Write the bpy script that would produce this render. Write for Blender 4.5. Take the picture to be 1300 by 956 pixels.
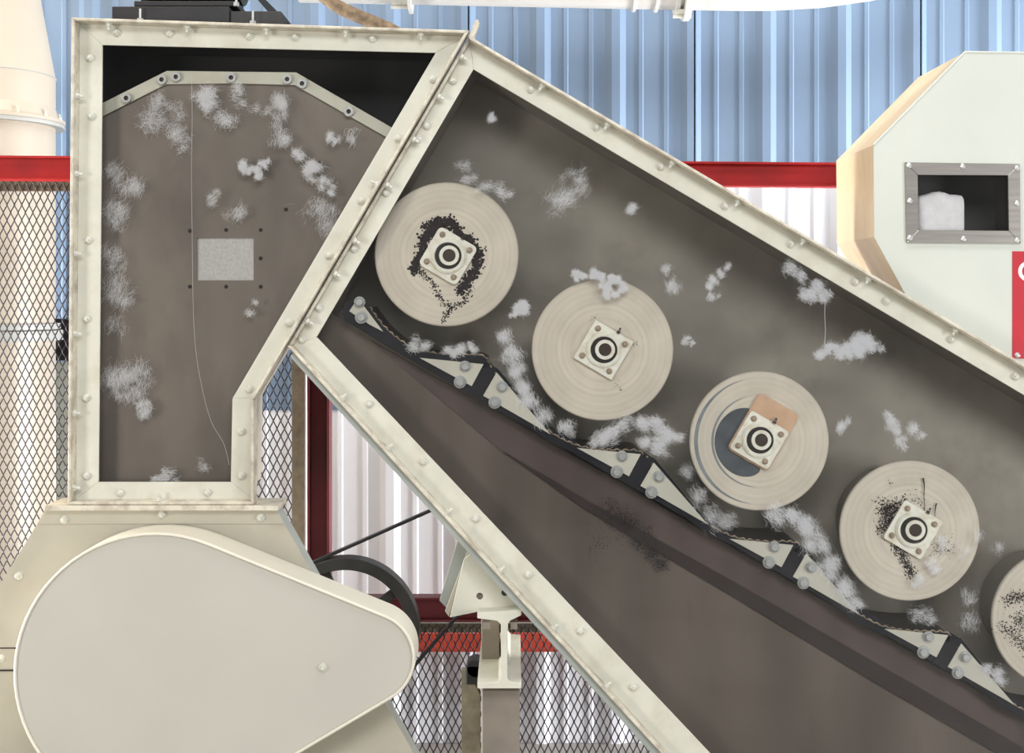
import bpy, bmesh, math, random
from mathutils import Vector, Matrix
from mathutils.geometry import tessellate_polygon

for o in list(bpy.data.objects):
    bpy.data.objects.remove(o)
scene = bpy.context.scene
COL = scene.collection
PI = math.pi
rnd = random.Random(7)

# ------------------------------------------------------------------ camera
D, S, ZC, PX, PY = 4.2, 0.0025, 1.95, 650.0, 378.0      # camera distance, metres per pixel at y = 0, eye height
cam = bpy.data.cameras.new('camera')
cam.sensor_width = 36.0
cam.lens = 36.0 * (D / S) / 1300.0
cam.shift_y = -100.0 / 1300.0
cam_o = bpy.data.objects.new('camera', cam)
cam_o.location = (0, -D, ZC)
cam_o.rotation_euler = (PI / 2, 0, 0)
COL.objects.link(cam_o)
scene.camera = cam_o

# ------------------------------------------------------------------ light
world = bpy.data.worlds.new('hall_light')
scene.world = world
world.use_nodes = True
bg = world.node_tree.nodes['Background']
bg.inputs[0].default_value = (0.92, 0.95, 1.0, 1)
bg.inputs[1].default_value = 0.16


def area(name, loc, target, sx, sy, power, colour):
    l = bpy.data.lights.new(name, 'AREA')
    l.shape = 'RECTANGLE'
    l.size, l.size_y = sx, sy
    l.energy = power
    l.color = colour
    o = bpy.data.objects.new(name, l)
    o.location = loc
    d = Vector(target) - Vector(loc)
    o.rotation_euler = d.to_track_quat('-Z', 'Y').to_euler()
    COL.objects.link(o)
    return o


area('open_door_daylight', (0.8, -6.6, 5.7), (0.2, 0, 1.6), 5.0, 2.0, 340, (0.96, 0.98, 1.0))
area('left_front_fill', (-5.4, -5.6, 1.7), (0.0, 0, 1.8), 1.6, 2.2, 235, (1.0, 0.95, 0.88))  # added fill from low left, lights the machine interior; no window known
area('right_front_fill', (6.2, -5.6, 1.7), (0.4, 0, 1.8), 1.6, 2.2, 260, (0.97, 0.98, 1.0))  # matching added fill from low right, no window known there
area('warm_high_bay_lamp', (-2.6, 0.1, 5.2), (-1.0, 0.4, 1.5), 1.4, 1.2, 75, (1.0, 0.76, 0.48))
area('cool_overhead_fill', (0.6, -1.6, 6.6), (0.6, 1.6, 0.6), 4.0, 1.0, 170, (0.97, 0.98, 1.0))  # added overhead fill to brighten the wall behind the machine
area('right_wall_fill', (5.0, 0.72, 0.75), (0.3, 1.6, 0.7), 1.4, 1.4, 740, (0.97, 0.98, 1.0))  # unseen low fill added at the right to whiten the lower wall
area('left_wall_fill', (-5.2, 0.66, 0.75), (-0.8, 1.6, 0.8), 1.4, 1.4, 660, (0.99, 0.98, 0.97))  # unseen low fill added at the left for wall and mesh

vs = scene.view_settings
vs.view_transform = 'Standard'
vs.look = 'None'
vs.exposure = -0.15
vs.gamma = 1.0
vs.use_curve_mapping = False


# ------------------------------------------------------------------ helpers
def P(px, py, y=0.0):
    k = S * (D + y) / D
    return Vector(((px - PX) * k, y, ZC - (py - PY) * k))


def Q(px, py, y=0.0):
    v = P(px, py, y)
    return (v.x, v.z)


class MB:
    def __init__(self):
        self.v, self.f = [], []

    def add(self, vs_, fs_):
        n = len(self.v)
        self.v += [tuple(a) for a in vs_]
        self.f += [tuple(i + n for i in f) for f in fs_]
        return self

    def box(self, x0, x1, y0, y1, z0, z1):
        v = [(x, y, z) for x in (x0, x1) for y in (y0, y1) for z in (z0, z1)]
        return self.add(v, [(0, 1, 3, 2), (4, 6, 7, 5), (0, 4, 5, 1), (2, 3, 7, 6), (0, 2, 6, 4), (1, 5, 7, 3)])

    def prism(self, poly, y0, y1, holes=()):
        loops = [list(poly)] + [list(h) for h in holes]
        flat = [p for l in loops for p in l]
        tri = tessellate_polygon([[Vector((p[0], p[1], 0)) for p in l] for l in loops])
        n = len(flat)
        v = [(p[0], y0, p[1]) for p in flat] + [(p[0], y1, p[1]) for p in flat]
        f = [tuple(t) for t in tri] + [tuple(i + n for i in reversed(t)) for t in tri]
        b = 0
        for l in loops:
            m = len(l)
            for i in range(m):
                j = (i + 1) % m
                f.append((b + i, b + j, b + j + n, b + i + n))
            b += m
        return self.add(v, f)

    def ppx(self, poly, yref, y0, y1, holes=()):
        return self.prism([Q(a, b, yref) for a, b in poly], y0, y1, [[Q(a, b, yref) for a, b in h] for h in holes])

    def cyl(self, c, axis, r0, r1, h, n=24, cap=True):
        """frustum from c along axis"""
        a = Vector(axis).normalized()
        t = a.orthogonal().normalized()
        u = a.cross(t)
        c = Vector(c)
        v = []
        for k in range(n):
            d = t * math.cos(2 * PI * k / n) + u * math.sin(2 * PI * k / n)
            v.append(c + d * r0)
        for k in range(n):
            d = t * math.cos(2 * PI * k / n) + u * math.sin(2 * PI * k / n)
            v.append(c + a * h + d * r1)
        f = [(k, (k + 1) % n, n + (k + 1) % n, n + k) for k in range(n)]
        if cap:
            f += [tuple(range(n))[::-1], tuple(range(n, 2 * n))]
        return self.add(v, f)

    def ring(self, c, axis, ri, ro, h, n=40):
        a = Vector(axis).normalized()
        t = a.orthogonal().normalized()
        u = a.cross(t)
        c = Vector(c)
        v = []
        for rr, hh in ((ri, 0), (ro, 0), (ro, h), (ri, h)):
            for k in range(n):
                d = t * math.cos(2 * PI * k / n) + u * math.sin(2 * PI * k / n)
                v.append(c + d * rr + a * hh)
        f = []
        for q in range(4):
            q2 = (q + 1) % 4
            for k in range(n):
                k2 = (k + 1) % n
                f.append((q * n + k, q * n + k2, q2 * n + k2, q2 * n + k))
        return self.add(v, f)

    def tube(self, pts, r, n=8, cap=True):
        pts = [Vector(p) for p in pts]
        rs = r if isinstance(r, (list, tuple)) else [r] * len(pts)
        v, f = [], []
        prev = None
        for i, p in enumerate(pts):
            a = (pts[min(i + 1, len(pts) - 1)] - pts[max(i - 1, 0)]).normalized()
            if prev is None:
                t = a.orthogonal().normalized()
            else:
                t = (prev - a * prev.dot(a)).normalized()
            prev = t
            u = a.cross(t)
            for k in range(n):
                v.append(p + (t * math.cos(2 * PI * k / n) + u * math.sin(2 * PI * k / n)) * rs[i])
        for i in range(len(pts) - 1):
            for k in range(n):
                k2 = (k + 1) % n
                f.append((i * n + k, i * n + k2, (i + 1) * n + k2, (i + 1) * n + k))
        if cap:
            m = (len(pts) - 1) * n
            f += [tuple(range(n))[::-1], tuple(range(m, m + n))]
        return self.add(v, f)


def wpos(o):
    p = Vector((0, 0, 0))
    while o:
        p += Vector(o.location)
        o = o.parent
    return p


def obj(name, mb, mat, parent=None, smooth=False, bevel=0.0, label=None, kind=None, recalc=True):
    off = wpos(parent) if parent else Vector((0, 0, 0))
    me = bpy.data.meshes.new(name)
    me.from_pydata([(a[0] - off.x, a[1] - off.y, a[2] - off.z) for a in mb.v], [], mb.f)
    if recalc:
        bm = bmesh.new()
        bm.from_mesh(me)
        bmesh.ops.recalc_face_normals(bm, faces=bm.faces)
        bm.to_mesh(me)
        bm.free()
    me.materials.append(mat)
    if smooth:
        me.set_sharp_from_angle(angle=math.radians(35))
        me.polygons.foreach_set('use_smooth', [True] * len(me.polygons))
    o = bpy.data.objects.new(name, me)
    COL.objects.link(o)
    if parent:
        o.parent = parent
    if bevel:
        m = o.modifiers.new('bevel', 'BEVEL')
        m.width = bevel
        m.segments = 2
        m.limit_method = 'ANGLE'
    if label:
        o['label'] = label
    if kind:
        o['kind'] = kind
    return o


def tag(o, label, cat, group=None):
    o['label'] = label
    o['category'] = cat
    if group:
        o['group'] = group
    return o


def thing(name, label, cat, loc, group=None):
    o = bpy.data.objects.new(name, None)
    o.empty_display_size = 0.1
    o.location = loc
    COL.objects.link(o)
    return tag(o, label, cat, group)


def put(name, mesh, loc, parent, rot=None):
    """another object on a shared mesh, at a world place"""
    o = bpy.data.objects.new(name, mesh)
    o.location = Vector(loc) - (wpos(parent) if parent else Vector((0, 0, 0)))
    if rot is not None:
        o.rotation_euler = rot
    COL.objects.link(o)
    if parent:
        o.parent = parent
    return o


def offset_poly(poly, d):
    """grow a 2-D polygon outward by d"""
    n = len(poly)
    ar = sum(poly[i][0] * poly[(i + 1) % n][1] - poly[(i + 1) % n][0] * poly[i][1] for i in range(n))
    sgn = 1 if ar > 0 else -1
    out = []
    for i in range(n):
        p0, p1, p2 = Vector(poly[i - 1]), Vector(poly[i]), Vector(poly[(i + 1) % n])
        e1, e2 = (p1 - p0).normalized(), (p2 - p1).normalized()
        n1, n2 = Vector((e1.y, -e1.x)) * sgn, Vector((e2.y, -e2.x)) * sgn
        b = (n1 + n2)
        b = b / max(b.dot(b) / 2, 1e-6) if b.length > 1e-6 else n1
        out.append((p1.x + b.x * d, p1.y + b.y * d))
    return out


def dense(pts, m=6):
    out = []
    for q in range(len(pts) - 1):
        p0, p1, p2, p3 = pts[max(q - 1, 0)], pts[q], pts[q + 1], pts[min(q + 2, len(pts) - 1)]
        for s in range(m):
            t = s / m
            out.append(tuple(0.5 * (2 * p1[c] + (p2[c] - p0[c]) * t + (2 * p0[c] - 5 * p1[c] + 4 * p2[c] - p3[c]) * t * t + (3 * p1[c] - p0[c] - 3 * p2[c] + p3[c]) * t ** 3) for c in (0, 1)))
    out.append(pts[-1])
    return out


# ------------------------------------------------------------------ materials
def mat(name, col, rough=0.5, metal=0.0, var=0.12, scale=6.0, stain=None, stain_amt=0.0, stain_scale=14.0,
        bump=0.0, bump_scale=60.0, stretch=(1, 1, 1), spec=0.5):
    m = bpy.data.materials.new(name)
    m.use_nodes = True
    nt = m.node_tree
    N, L = nt.nodes, nt.links
    b = N['Principled BSDF']
    b.inputs['Roughness'].default_value = rough
    b.inputs['Metallic'].default_value = metal
    b.inputs['Specular IOR Level'].default_value = spec
    geo = N.new('ShaderNodeNewGeometry')
    mp = N.new('ShaderNodeMapping')
    mp.inputs['Scale'].default_value = stretch
    L.new(geo.outputs['Position'], mp.inputs['Vector'])
    nz = N.new('ShaderNodeTexNoise')
    nz.inputs['Scale'].default_value = scale
    nz.inputs['Detail'].default_value = 6
    L.new(mp.outputs[0], nz.inputs['Vector'])
    rp = N.new('ShaderNodeValToRGB')
    rp.color_ramp.elements[0].position = 0.3
    rp.color_ramp.elements[1].position = 0.7
    rp.color_ramp.elements[0].color = tuple(c * (1 - var) for c in col) + (1,)
    rp.color_ramp.elements[1].color = tuple(min(1, c * (1 + var)) for c in col) + (1,)
    L.new(nz.outputs['Fac'], rp.inputs[0])
    out = rp.outputs[0]
    if stain:
        n2 = N.new('ShaderNodeTexNoise')
        n2.inputs['Scale'].default_value = stain_scale
        n2.inputs['Detail'].default_value = 8
        n2.inputs['Roughness'].default_value = 0.65
        L.new(mp.outputs[0], n2.inputs['Vector'])
        r2 = N.new('ShaderNodeValToRGB')
        r2.color_ramp.elements[0].position = 0.56 - 0.2 * stain_amt
        r2.color_ramp.elements[1].position = 0.74 - 0.1 * stain_amt
        r2.color_ramp.elements[0].color = (0, 0, 0, 1)
        r2.color_ramp.elements[1].color = (stain_amt, stain_amt, stain_amt, 1)
        L.new(n2.outputs['Fac'], r2.inputs[0])
        mx = N.new('ShaderNodeMixRGB')
        mx.inputs[2].default_value = stain + (1,)
        L.new(r2.outputs[0], mx.inputs[0])
        L.new(out, mx.inputs[1])
        out = mx.outputs[0]
    L.new(out, b.inputs['Base Color'])
    if bump:
        n3 = N.new('ShaderNodeTexNoise')
        n3.inputs['Scale'].default_value = bump_scale
        n3.inputs['Detail'].default_value = 4
        L.new(mp.outputs[0], n3.inputs['Vector'])
        bp = N.new('ShaderNodeBump')
        bp.inputs['Strength'].default_value = bump
        bp.inputs['Distance'].default_value = 0.004
        L.new(n3.outputs['Fac'], bp.inputs['Height'])
        L.new(bp.outputs[0], b.inputs['Normal'])
    return m


def glass_mat(name, dust, tint=(0.97, 0.97, 0.96)):
    m = bpy.data.materials.new(name)
    m.use_nodes = True
    nt = m.node_tree
    N, L = nt.nodes, nt.links
    N.remove(N['Principled BSDF'])
    out = N['Material Output']
    tr = N.new('ShaderNodeBsdfTransparent')
    tr.inputs[0].default_value = tint + (1,)
    gl = N.new('ShaderNodeBsdfGlossy')
    gl.inputs['Roughness'].default_value = 0.04
    fr = N.new('ShaderNodeFresnel')
    fr.inputs[0].default_value = 1.33
    m1 = N.new('ShaderNodeMixShader')
    L.new(fr.outputs[0], m1.inputs[0])
    L.new(tr.outputs[0], m1.inputs[1])
    L.new(gl.outputs[0], m1.inputs[2])
    df = N.new('ShaderNodeBsdfDiffuse')
    df.inputs[0].default_value = (0.66, 0.62, 0.56, 1)
    geo = N.new('ShaderNodeNewGeometry')
    nz = N.new('ShaderNodeTexNoise')
    nz.inputs['Scale'].default_value = 3.5
    nz.inputs['Detail'].default_value = 7
    nz.inputs['Distortion'].default_value = 0.6
    L.new(geo.outputs['Position'], nz.inputs['Vector'])
    rp = N.new('ShaderNodeMapRange')
    rp.inputs[1].default_value = 0.35
    rp.inputs[2].default_value = 0.75
    rp.inputs[3].default_value = dust * 0.35
    rp.inputs[4].default_value = dust * 1.9
    L.new(nz.outputs['Fac'], rp.inputs[0])
    m2 = N.new('ShaderNodeMixShader')
    L.new(rp.outputs[0], m2.inputs[0])
    L.new(m1.outputs[0], m2.inputs[1])
    L.new(df.outputs[0], m2.inputs[2])
    L.new(m2.outputs[0], out.inputs[0])
    return m


def disc_mat(name, col, dark):
    """turned end disc: fine concentric rings about the axle (object origin is the axle)"""
    m = bpy.data.materials.new(name)
    m.use_nodes = True
    nt = m.node_tree
    N, L = nt.nodes, nt.links
    b = N['Principled BSDF']
    b.inputs['Roughness'].default_value = 0.6
    tc = N.new('ShaderNodeTexCoord')
    mp = N.new('ShaderNodeMapping')
    mp.inputs['Scale'].default_value = (1, 0, 1)
    L.new(tc.outputs['Object'], mp.inputs[0])
    ln = N.new('ShaderNodeVectorMath')
    ln.operation = 'LENGTH'
    L.new(mp.outputs[0], ln.inputs[0])
    nz = N.new('ShaderNodeTexNoise')
    nz.noise_dimensions = '1D'
    nz.inputs['Scale'].default_value = 55
    nz.inputs['Detail'].default_value = 5
    L.new(ln.outputs['Value'], nz.inputs['W'])
    n2 = N.new('ShaderNodeTexNoise')
    n2.inputs['Scale'].default_value = 9
    n2.inputs['Detail'].default_value = 5
    L.new(tc.outputs['Object'], n2.inputs['Vector'])
    ad = N.new('ShaderNodeMath')
    ad.operation = 'MULTIPLY_ADD'
    ad.inputs[1].default_value = 0.5
    L.new(n2.outputs['Fac'], ad.inputs[0])
    ml = N.new('ShaderNodeMath')
    ml.operation = 'MULTIPLY'
    ml.inputs[1].default_value = 0.5
    L.new(nz.outputs['Fac'], ml.inputs[0])
    L.new(ml.outputs[0], ad.inputs[2])
    rp = N.new('ShaderNodeValToRGB')
    rp.color_ramp.elements[0].position = 0.36
    rp.color_ramp.elements[1].position = 0.62
    rp.color_ramp.elements[0].color = dark + (1,)
    rp.color_ramp.elements[1].color = col + (1,)
    L.new(ad.outputs[0], rp.inputs[0])
    L.new(rp.outputs[0], b.inputs['Base Color'])
    return m


def cotton_mat():
    m = bpy.data.materials.new('cotton_fibre')
    m.use_nodes = True
    nt = m.node_tree
    N, L = nt.nodes, nt.links
    N.remove(N['Principled BSDF'])
    a = N.new('ShaderNodeBsdfDiffuse')
    a.inputs[0].default_value = (0.93, 0.93, 0.96, 1)
    t = N.new('ShaderNodeBsdfTranslucent')
    t.inputs[0].default_value = (0.93, 0.93, 0.96, 1)
    x = N.new('ShaderNodeMixShader')
    x.inputs[0].default_value = 0.2
    L.new(a.outputs[0], x.inputs[1])
    L.new(t.outputs[0], x.inputs[2])
    L.new(x.outputs[0], N['Material Output'].inputs[0])
    return m


CREAM = mat('cream_paint', (0.615, 0.60, 0.505), 0.42, var=0.07, stain=(0.42, 0.36, 0.24), stain_amt=0.35, stain_scale=9, bump=0.08, bump_scale=40)
CREAM_EDGE = mat('chipped_cream_paint', (0.63, 0.585, 0.475), 0.5, var=0.12, stain=(0.20, 0.12, 0.075), stain_amt=0.6, stain_scale=20, bump=0.25, bump_scale=70)
CREAM_BASE = mat('base_cream_paint', (0.43, 0.40, 0.32), 0.45, var=0.06, stain=(0.36, 0.30, 0.21), stain_amt=0.25, stain_scale=5)
GUARD = mat('guard_grey_paint', (0.50, 0.475, 0.415), 0.38, var=0.04, scale=2.5)
GUARD_RIM = mat('guard_rim_lit', (0.70, 0.66, 0.55), 0.4, var=0.04)  # lighter copy of the guard paint: light on the rim put into the colour
HOOD = mat('hood_paint', (0.585, 0.60, 0.53), 0.42, var=0.05, scale=3, stain=(0.52, 0.50, 0.42), stain_amt=0.25, stain_scale=6)
HOOD_SIDE = mat('hood_side_warm_lit', (0.76, 0.595, 0.385), 0.5, var=0.10, scale=5, stain=(0.35, 0.24, 0.12), stain_amt=0.35, stain_scale=7, stretch=(1, 1, 0.35))  # warm light on slope and left side painted in, over real rust stain
BACK = mat('worn_sheet_metal', (0.27, 0.245, 0.205), 0.55, 0.1, var=0.26, scale=2.2, stain=(0.12, 0.10, 0.085), stain_amt=0.35, stain_scale=5)
BACK_TOWER = mat('tower_sheet_metal', (0.20, 0.168, 0.142), 0.55, 0.1, var=0.24, scale=2.0, stain=(0.11, 0.085, 0.075), stain_amt=0.55, stain_scale=3, stretch=(1.4, 1, 0.7))
LOWER = mat('lower_sheet_metal', (0.132, 0.104, 0.086), 0.5, 0.1, var=0.32, scale=2.0, stain=(0.075, 0.055, 0.05), stain_amt=0.5, stain_scale=4, stretch=(3.2, 1, 0.6))
SEAM = mat('dark_angle_iron', (0.032, 0.022, 0.021), 0.5, spec=0.3)
MAROON = mat('maroon_channel', (0.082, 0.056, 0.052), 0.5, var=0.3, scale=3, stretch=(2.5, 1, 0.8))
LINER = mat('liner_sheet', (0.27, 0.245, 0.21), 0.55, 0.1, var=0.15)
BLACK = mat('black_sheet', (0.012, 0.012, 0.014), 0.5, spec=0.2, var=0.3, scale=3)
RIM = mat('blackened_steel', (0.013, 0.014, 0.020), 0.6, 0.0, var=0.3, scale=12, spec=0.2)
WIRE = mat('rusty_wire', (0.30, 0.235, 0.175), 0.6, 0.4, var=0.4, scale=40)
SCREEN = mat('screen_sheet', (0.035, 0.030, 0.027), 0.55, 0.3, var=0.3, scale=12)
GUSSET = mat('gusset_paint', (0.60, 0.58, 0.50), 0.5, var=0.08)
ZINC = mat('zinc_bolt', (0.55, 0.56, 0.56), 0.4, 0.5, var=0.12, scale=60)
PBOLT = mat('painted_bolt', (0.64, 0.63, 0.55), 0.42, var=0.10, scale=50, stain=(0.30, 0.27, 0.22), stain_amt=0.4, stain_scale=80)
RUSTBOLT = mat('brown_bolt', (0.42, 0.33, 0.25), 0.5, 0.2, var=0.2, scale=60)
DRUM = mat('drum_steel', (0.24, 0.22, 0.19), 0.55, 0.1)
DISC = disc_mat('turned_disc', (0.72, 0.65, 0.555), (0.57, 0.51, 0.43))
BEARING = mat('bearing_paint', (0.88, 0.87, 0.78), 0.42, var=0.06, scale=18, stain=(0.50, 0.34, 0.16), stain_amt=0.45, stain_scale=26, bump=0.1)
BORE = mat('shaft_end', (0.045, 0.028, 0.022), 0.55, 0.2, var=0.3, scale=60)
SEAL = mat('grease_black', (0.018, 0.014, 0.013), 0.35, var=0.4, scale=50)
SMEAR = mat('dried_grease', (0.022, 0.016, 0.017), 0.65, spec=0.2, var=0.5, scale=50)
INK = mat('dark_blue_paint_mark', (0.075, 0.088, 0.105), 0.5, var=0.25, scale=20)
INK2 = mat('blue_grey_paint_mark', (0.23, 0.255, 0.27), 0.5, var=0.25, scale=20)
TAN = mat('tan_backing_board', (0.63, 0.41, 0.27), 0.6, var=0.08, scale=30)
RED = mat('red_oxide_paint', (0.36, 0.014, 0.014), 0.55, spec=0.25, var=0.25, scale=4, stain=(0.14, 0.012, 0.014), stain_amt=0.4, stain_scale=5)
RED_DEEP = mat('dark_red_paint', (0.115, 0.009, 0.014), 0.5, var=0.2, scale=5)
RED_GIRT = mat('orange_red_paint', (0.50, 0.055, 0.03), 0.45, var=0.15)
OLIVE = mat('olive_frame_paint', (0.27, 0.24, 0.165), 0.6, var=0.25, scale=30)
MESH = mat('dark_expanded_metal', (0.032, 0.023, 0.030), 0.5, 0.1)
WHITE_EDGE = mat('white_strip', (0.75, 0.74, 0.70), 0.5)
SHADE_BLUE = mat('shaded_siding_blue', (0.185, 0.265, 0.38), 0.6, var=0.04, scale=2)  # shade on the upper wall, painted in as blue
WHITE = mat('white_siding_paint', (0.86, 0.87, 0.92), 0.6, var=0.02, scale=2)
CONC = mat('concrete_floor', (0.30, 0.29, 0.27), 0.8, var=0.2, scale=2, bump=0.2)
DUCT = mat('duct_cream', (0.58, 0.51, 0.41), 0.4, var=0.03, scale=3)
DUCT_RIM = mat('duct_flange_grey', (0.50, 0.50, 0.47), 0.45, var=0.08)
TUBE = mat('tube_white', (0.62, 0.62, 0.59), 0.4, var=0.05, scale=5, stain=(0.50, 0.46, 0.38), stain_amt=0.3, stain_scale=10)
STEEL = mat('brushed_stainless', (0.36, 0.335, 0.30), 0.32, 0.7, var=0.12, scale=12, stretch=(0.4, 1, 8))
STUD = mat('bright_screw', (0.72, 0.72, 0.70), 0.3, 0.6)
DARKBOX = mat('dark_interior', (0.045, 0.045, 0.044), 0.5, var=0.3, scale=4)
SIGN = mat('sign_red', (0.48, 0.010, 0.022), 0.35, var=0.05)
SIGN_W = mat('sign_white', (0.85, 0.84, 0.82), 0.4, var=0.02)
RUBBER = mat('black_rubber', (0.030, 0.029, 0.027), 0.55, var=0.25, scale=20)
BELT = mat('belt_rubber', (0.018, 0.018, 0.020), 0.5)
MOTOR = mat('motor_black', (0.016, 0.015, 0.016), 0.5, var=0.3, scale=10)
HOSE = mat('hose_brown', (0.24, 0.165, 0.095), 0.7, var=0.35, scale=40, stain=(0.07, 0.05, 0.035), stain_amt=0.6, stain_scale=60, bump=0.4)
BROWN = mat('rusty_column', (0.23, 0.195, 0.16), 0.6, 0.1, var=0.2, scale=6)
OPENING_LIGHT = mat('opening_light_pale', (0.56, 0.545, 0.53), 0.9, var=0.12, scale=120, bump=0.5, bump_scale=150)
GREYSTEEL = mat('grey_green_steel', (0.33, 0.35, 0.32), 0.5, var=0.1)
CABLE = mat('cable_black', (0.012, 0.012, 0.014), 0.45)
GLASS = glass_mat('dusty_clear_panel', 0.008)
GLASS_T = glass_mat('dusty_clear_tower_panel', 0.004)
GLASS_H = glass_mat('hood_pane', 0.008)
COTTON = cotton_mat()

# ------------------------------------------------------------------ setting
floor = MB().box(-6, 6, -7, 1.75, -0.08, 0.0)
obj('floor', floor, CONC, kind='structure')

YW = 1.6
KW = S * (D + YW) / D
PITCH = 0.329
RIB0 = P(686, 0, YW).x


def siding(x0, x1, z0, z1, lift):
    """one corrugated sheet: high ribs at every pitch, two low ribs between"""
    pts = []
    k0 = math.floor((x0 - RIB0) / PITCH) - 1
    k1 = math.ceil((x1 - RIB0) / PITCH) + 1
    for k in range(k0, k1 + 1):
        c = RIB0 + k * PITCH
        pts += [(c - 0.046, 0), (c - 0.018, 0.020), (c + 0.018, 0.020), (c + 0.046, 0)]
        for q in (1, 2):
            d = c + q * PITCH / 3
            pts += [(d - 0.014, 0), (d - 0.008, 0.006), (d + 0.008, 0.006), (d + 0.014, 0)]

    def yy(x):
        for (a, ya), (b, yb) in zip(pts, pts[1:]):
            if a <= x <= b:
                return ya + (yb - ya) * (x - a) / max(b - a, 1e-9)
        return 0
    xs = [x0] + [p[0] for p in pts if x0 < p[0] < x1] + [x1]
    mb = MB()
    n = len(xs)
    for t in (0.0, 0.004):
        for z in (z0, z1):
            mb.v += [(x, YW - yy(x) - lift + t, z) for x in xs]
    for i in range(n - 1):
        mb.f.append((i, i + 1, n + i + 1, n + i))
        mb.f.append((2 * n + i, 3 * n + i, 3 * n + i + 1, 2 * n + i + 1))
        mb.f.append((i, 2 * n + i, 2 * n + i + 1, i + 1))
        mb.f.append((n + i, n + i + 1, 3 * n + i + 1, 3 * n + i))
    mb.f.append((0, n, 3 * n, 2 * n))
    mb.f.append((n - 1, 3 * n - 1, 4 * n - 1, 2 * n - 1))
    return mb


wall = bpy.data.objects.new('wall_back', None)
wall.location = (0, YW, 0)
wall['kind'] = 'structure'
COL.objects.link(wall)
bk = MB().box(-6, 6, YW + 0.02, YW + 0.07, 0, 5.2)
obj('sheathing', bk, WHITE, wall)
LAPX = P(872 + 8, 0, YW).x
shade_edge_r = P(0, 226, YW).z
shade_edge_l = P(0, 512, YW).z  # painted shade reaches further down on the left
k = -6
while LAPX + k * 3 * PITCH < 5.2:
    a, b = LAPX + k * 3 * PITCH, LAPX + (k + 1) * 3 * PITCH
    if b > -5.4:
        zs = shade_edge_l if b < P(600, 0, YW).x else shade_edge_r
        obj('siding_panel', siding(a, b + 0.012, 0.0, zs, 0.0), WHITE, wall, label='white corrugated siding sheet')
        obj('siding_panel', siding(a, b + 0.012, zs - 0.03, 5.2, 0.005), SHADE_BLUE, wall, label='corrugated siding sheet with the wall shade painted in blue')
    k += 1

# girt on the wall behind the lower guard
g = MB()
g.box(-1.6, 3.2, YW - 0.14, YW - 0.036, P(0, 828, YW - 0.14).z, P(0, 804, YW - 0.14).z)
tag(obj('wall_girt', g, RED_GIRT, bevel=0.004), 'orange-red horizontal girt on the white wall seen through lower mesh', 'girt')

# ------------------------------------------------------------------ red steel frame
YF = 0.75
fr = thing('steel_frame', 'red painted steel post with horizontal beams behind the cream machine', 'frame', (P(404, 0, YF).x, YF + 0.06, 0))


def beam_px(x0, x1, t0, b0, t1, b1, y0, y1):
    return MB().prism([Q(x0, t0, y0), Q(x1, t1, y0), Q(x1, b1, y0), Q(x0, b0, y0)], y0, y1)


def channel_px(x0, x1, t0, b0, slope, y0, depth, th=0.008):
    """open channel: web at the back, two flanges to the front"""
    mb = MB()
    t1, b1 = t0 + slope * (x1 - x0), b0 + slope * (x1 - x0)
    kk = S * (D + y0) / D
    e = th / kk
    for (ta, tb, ya, yb) in ((0, e, y0, y0 + depth), (b0 - t0 - e, b0 - t0, y0, y0 + depth), (e, b0 - t0 - e, y0 + 0.022, y0 + 0.03)):
        mb.prism([Q(x0, t0 + ta, y0), Q(x1, t1 + ta, y0), Q(x1, t1 + tb, y0), Q(x0, t0 + tb, y0)], ya, yb)
    return mb


obj('beam', channel_px(-260, 1500, 195, 226, 0.0085, YF, 0.07), RED, fr, bevel=0.002)
obj('beam', channel_px(418.5, 1500, 759, 790, 0.0, YF, 0.07), RED_DEEP, fr, bevel=0.002, label='darker lower beam')
post = MB()
zt, zb = P(0, 232, YF).z, 0.0
xa, xb = P(390, 0, YF).x, P(418, 0, YF).x
post.box(xa, xa + 0.008, YF, YF + 0.08, zb, zt).box(xb - 0.008, xb, YF, YF + 0.08, zb, zt).box(xa + 0.008, xb - 0.008, YF + 0.022, YF + 0.032, zb, zt)
obj('post', post, RED_DEEP, fr, bevel=0.002, label='dark red channel post')


# ------------------------------------------------------------------ expanded-metal guards
def expanded(x0, x1, z0, z1, y, w, h, t):
    mb = MB()
    nx = int((x1 - x0) / w) + 1
    nz = int((z1 - z0) / (h / 2)) + 1
    for j in range(nx):
        for s in (1, -1):
            pts = []
            for q in range(nz + 1):
                zz = min(z0 + q * h / 2, z1)
                xx = x0 + j * w + (s * (w / 2 - t * 0.25) if q % 2 else s * t * 0.25)
                xx = min(max(xx, x0), x1)
                yy = y + (0.002 * s if q % 2 else -0.002 * s)
                # short parallel run at every knuckle, as in expanded sheet
                pts += [(xx, yy, zz - h * 0.05), (xx, yy, zz + h * 0.05)]
            n0 = len(mb.v)
            for (a, b, c) in pts:
                mb.v += [(a - t / 2, b, c), (a, b - t * 0.35, c), (a + t / 2, b, c), (a, b + t * 0.35, c)]
            for q in range(len(pts) - 1):
                for m_ in range(4):
                    m2 = (m_ + 1) % 4
                    mb.f.append((n0 + q * 4 + m_, n0 + q * 4 + m2, n0 + q * 4 + 4 + m2, n0 + q * 4 + 4 + m_))
    return mb


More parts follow.
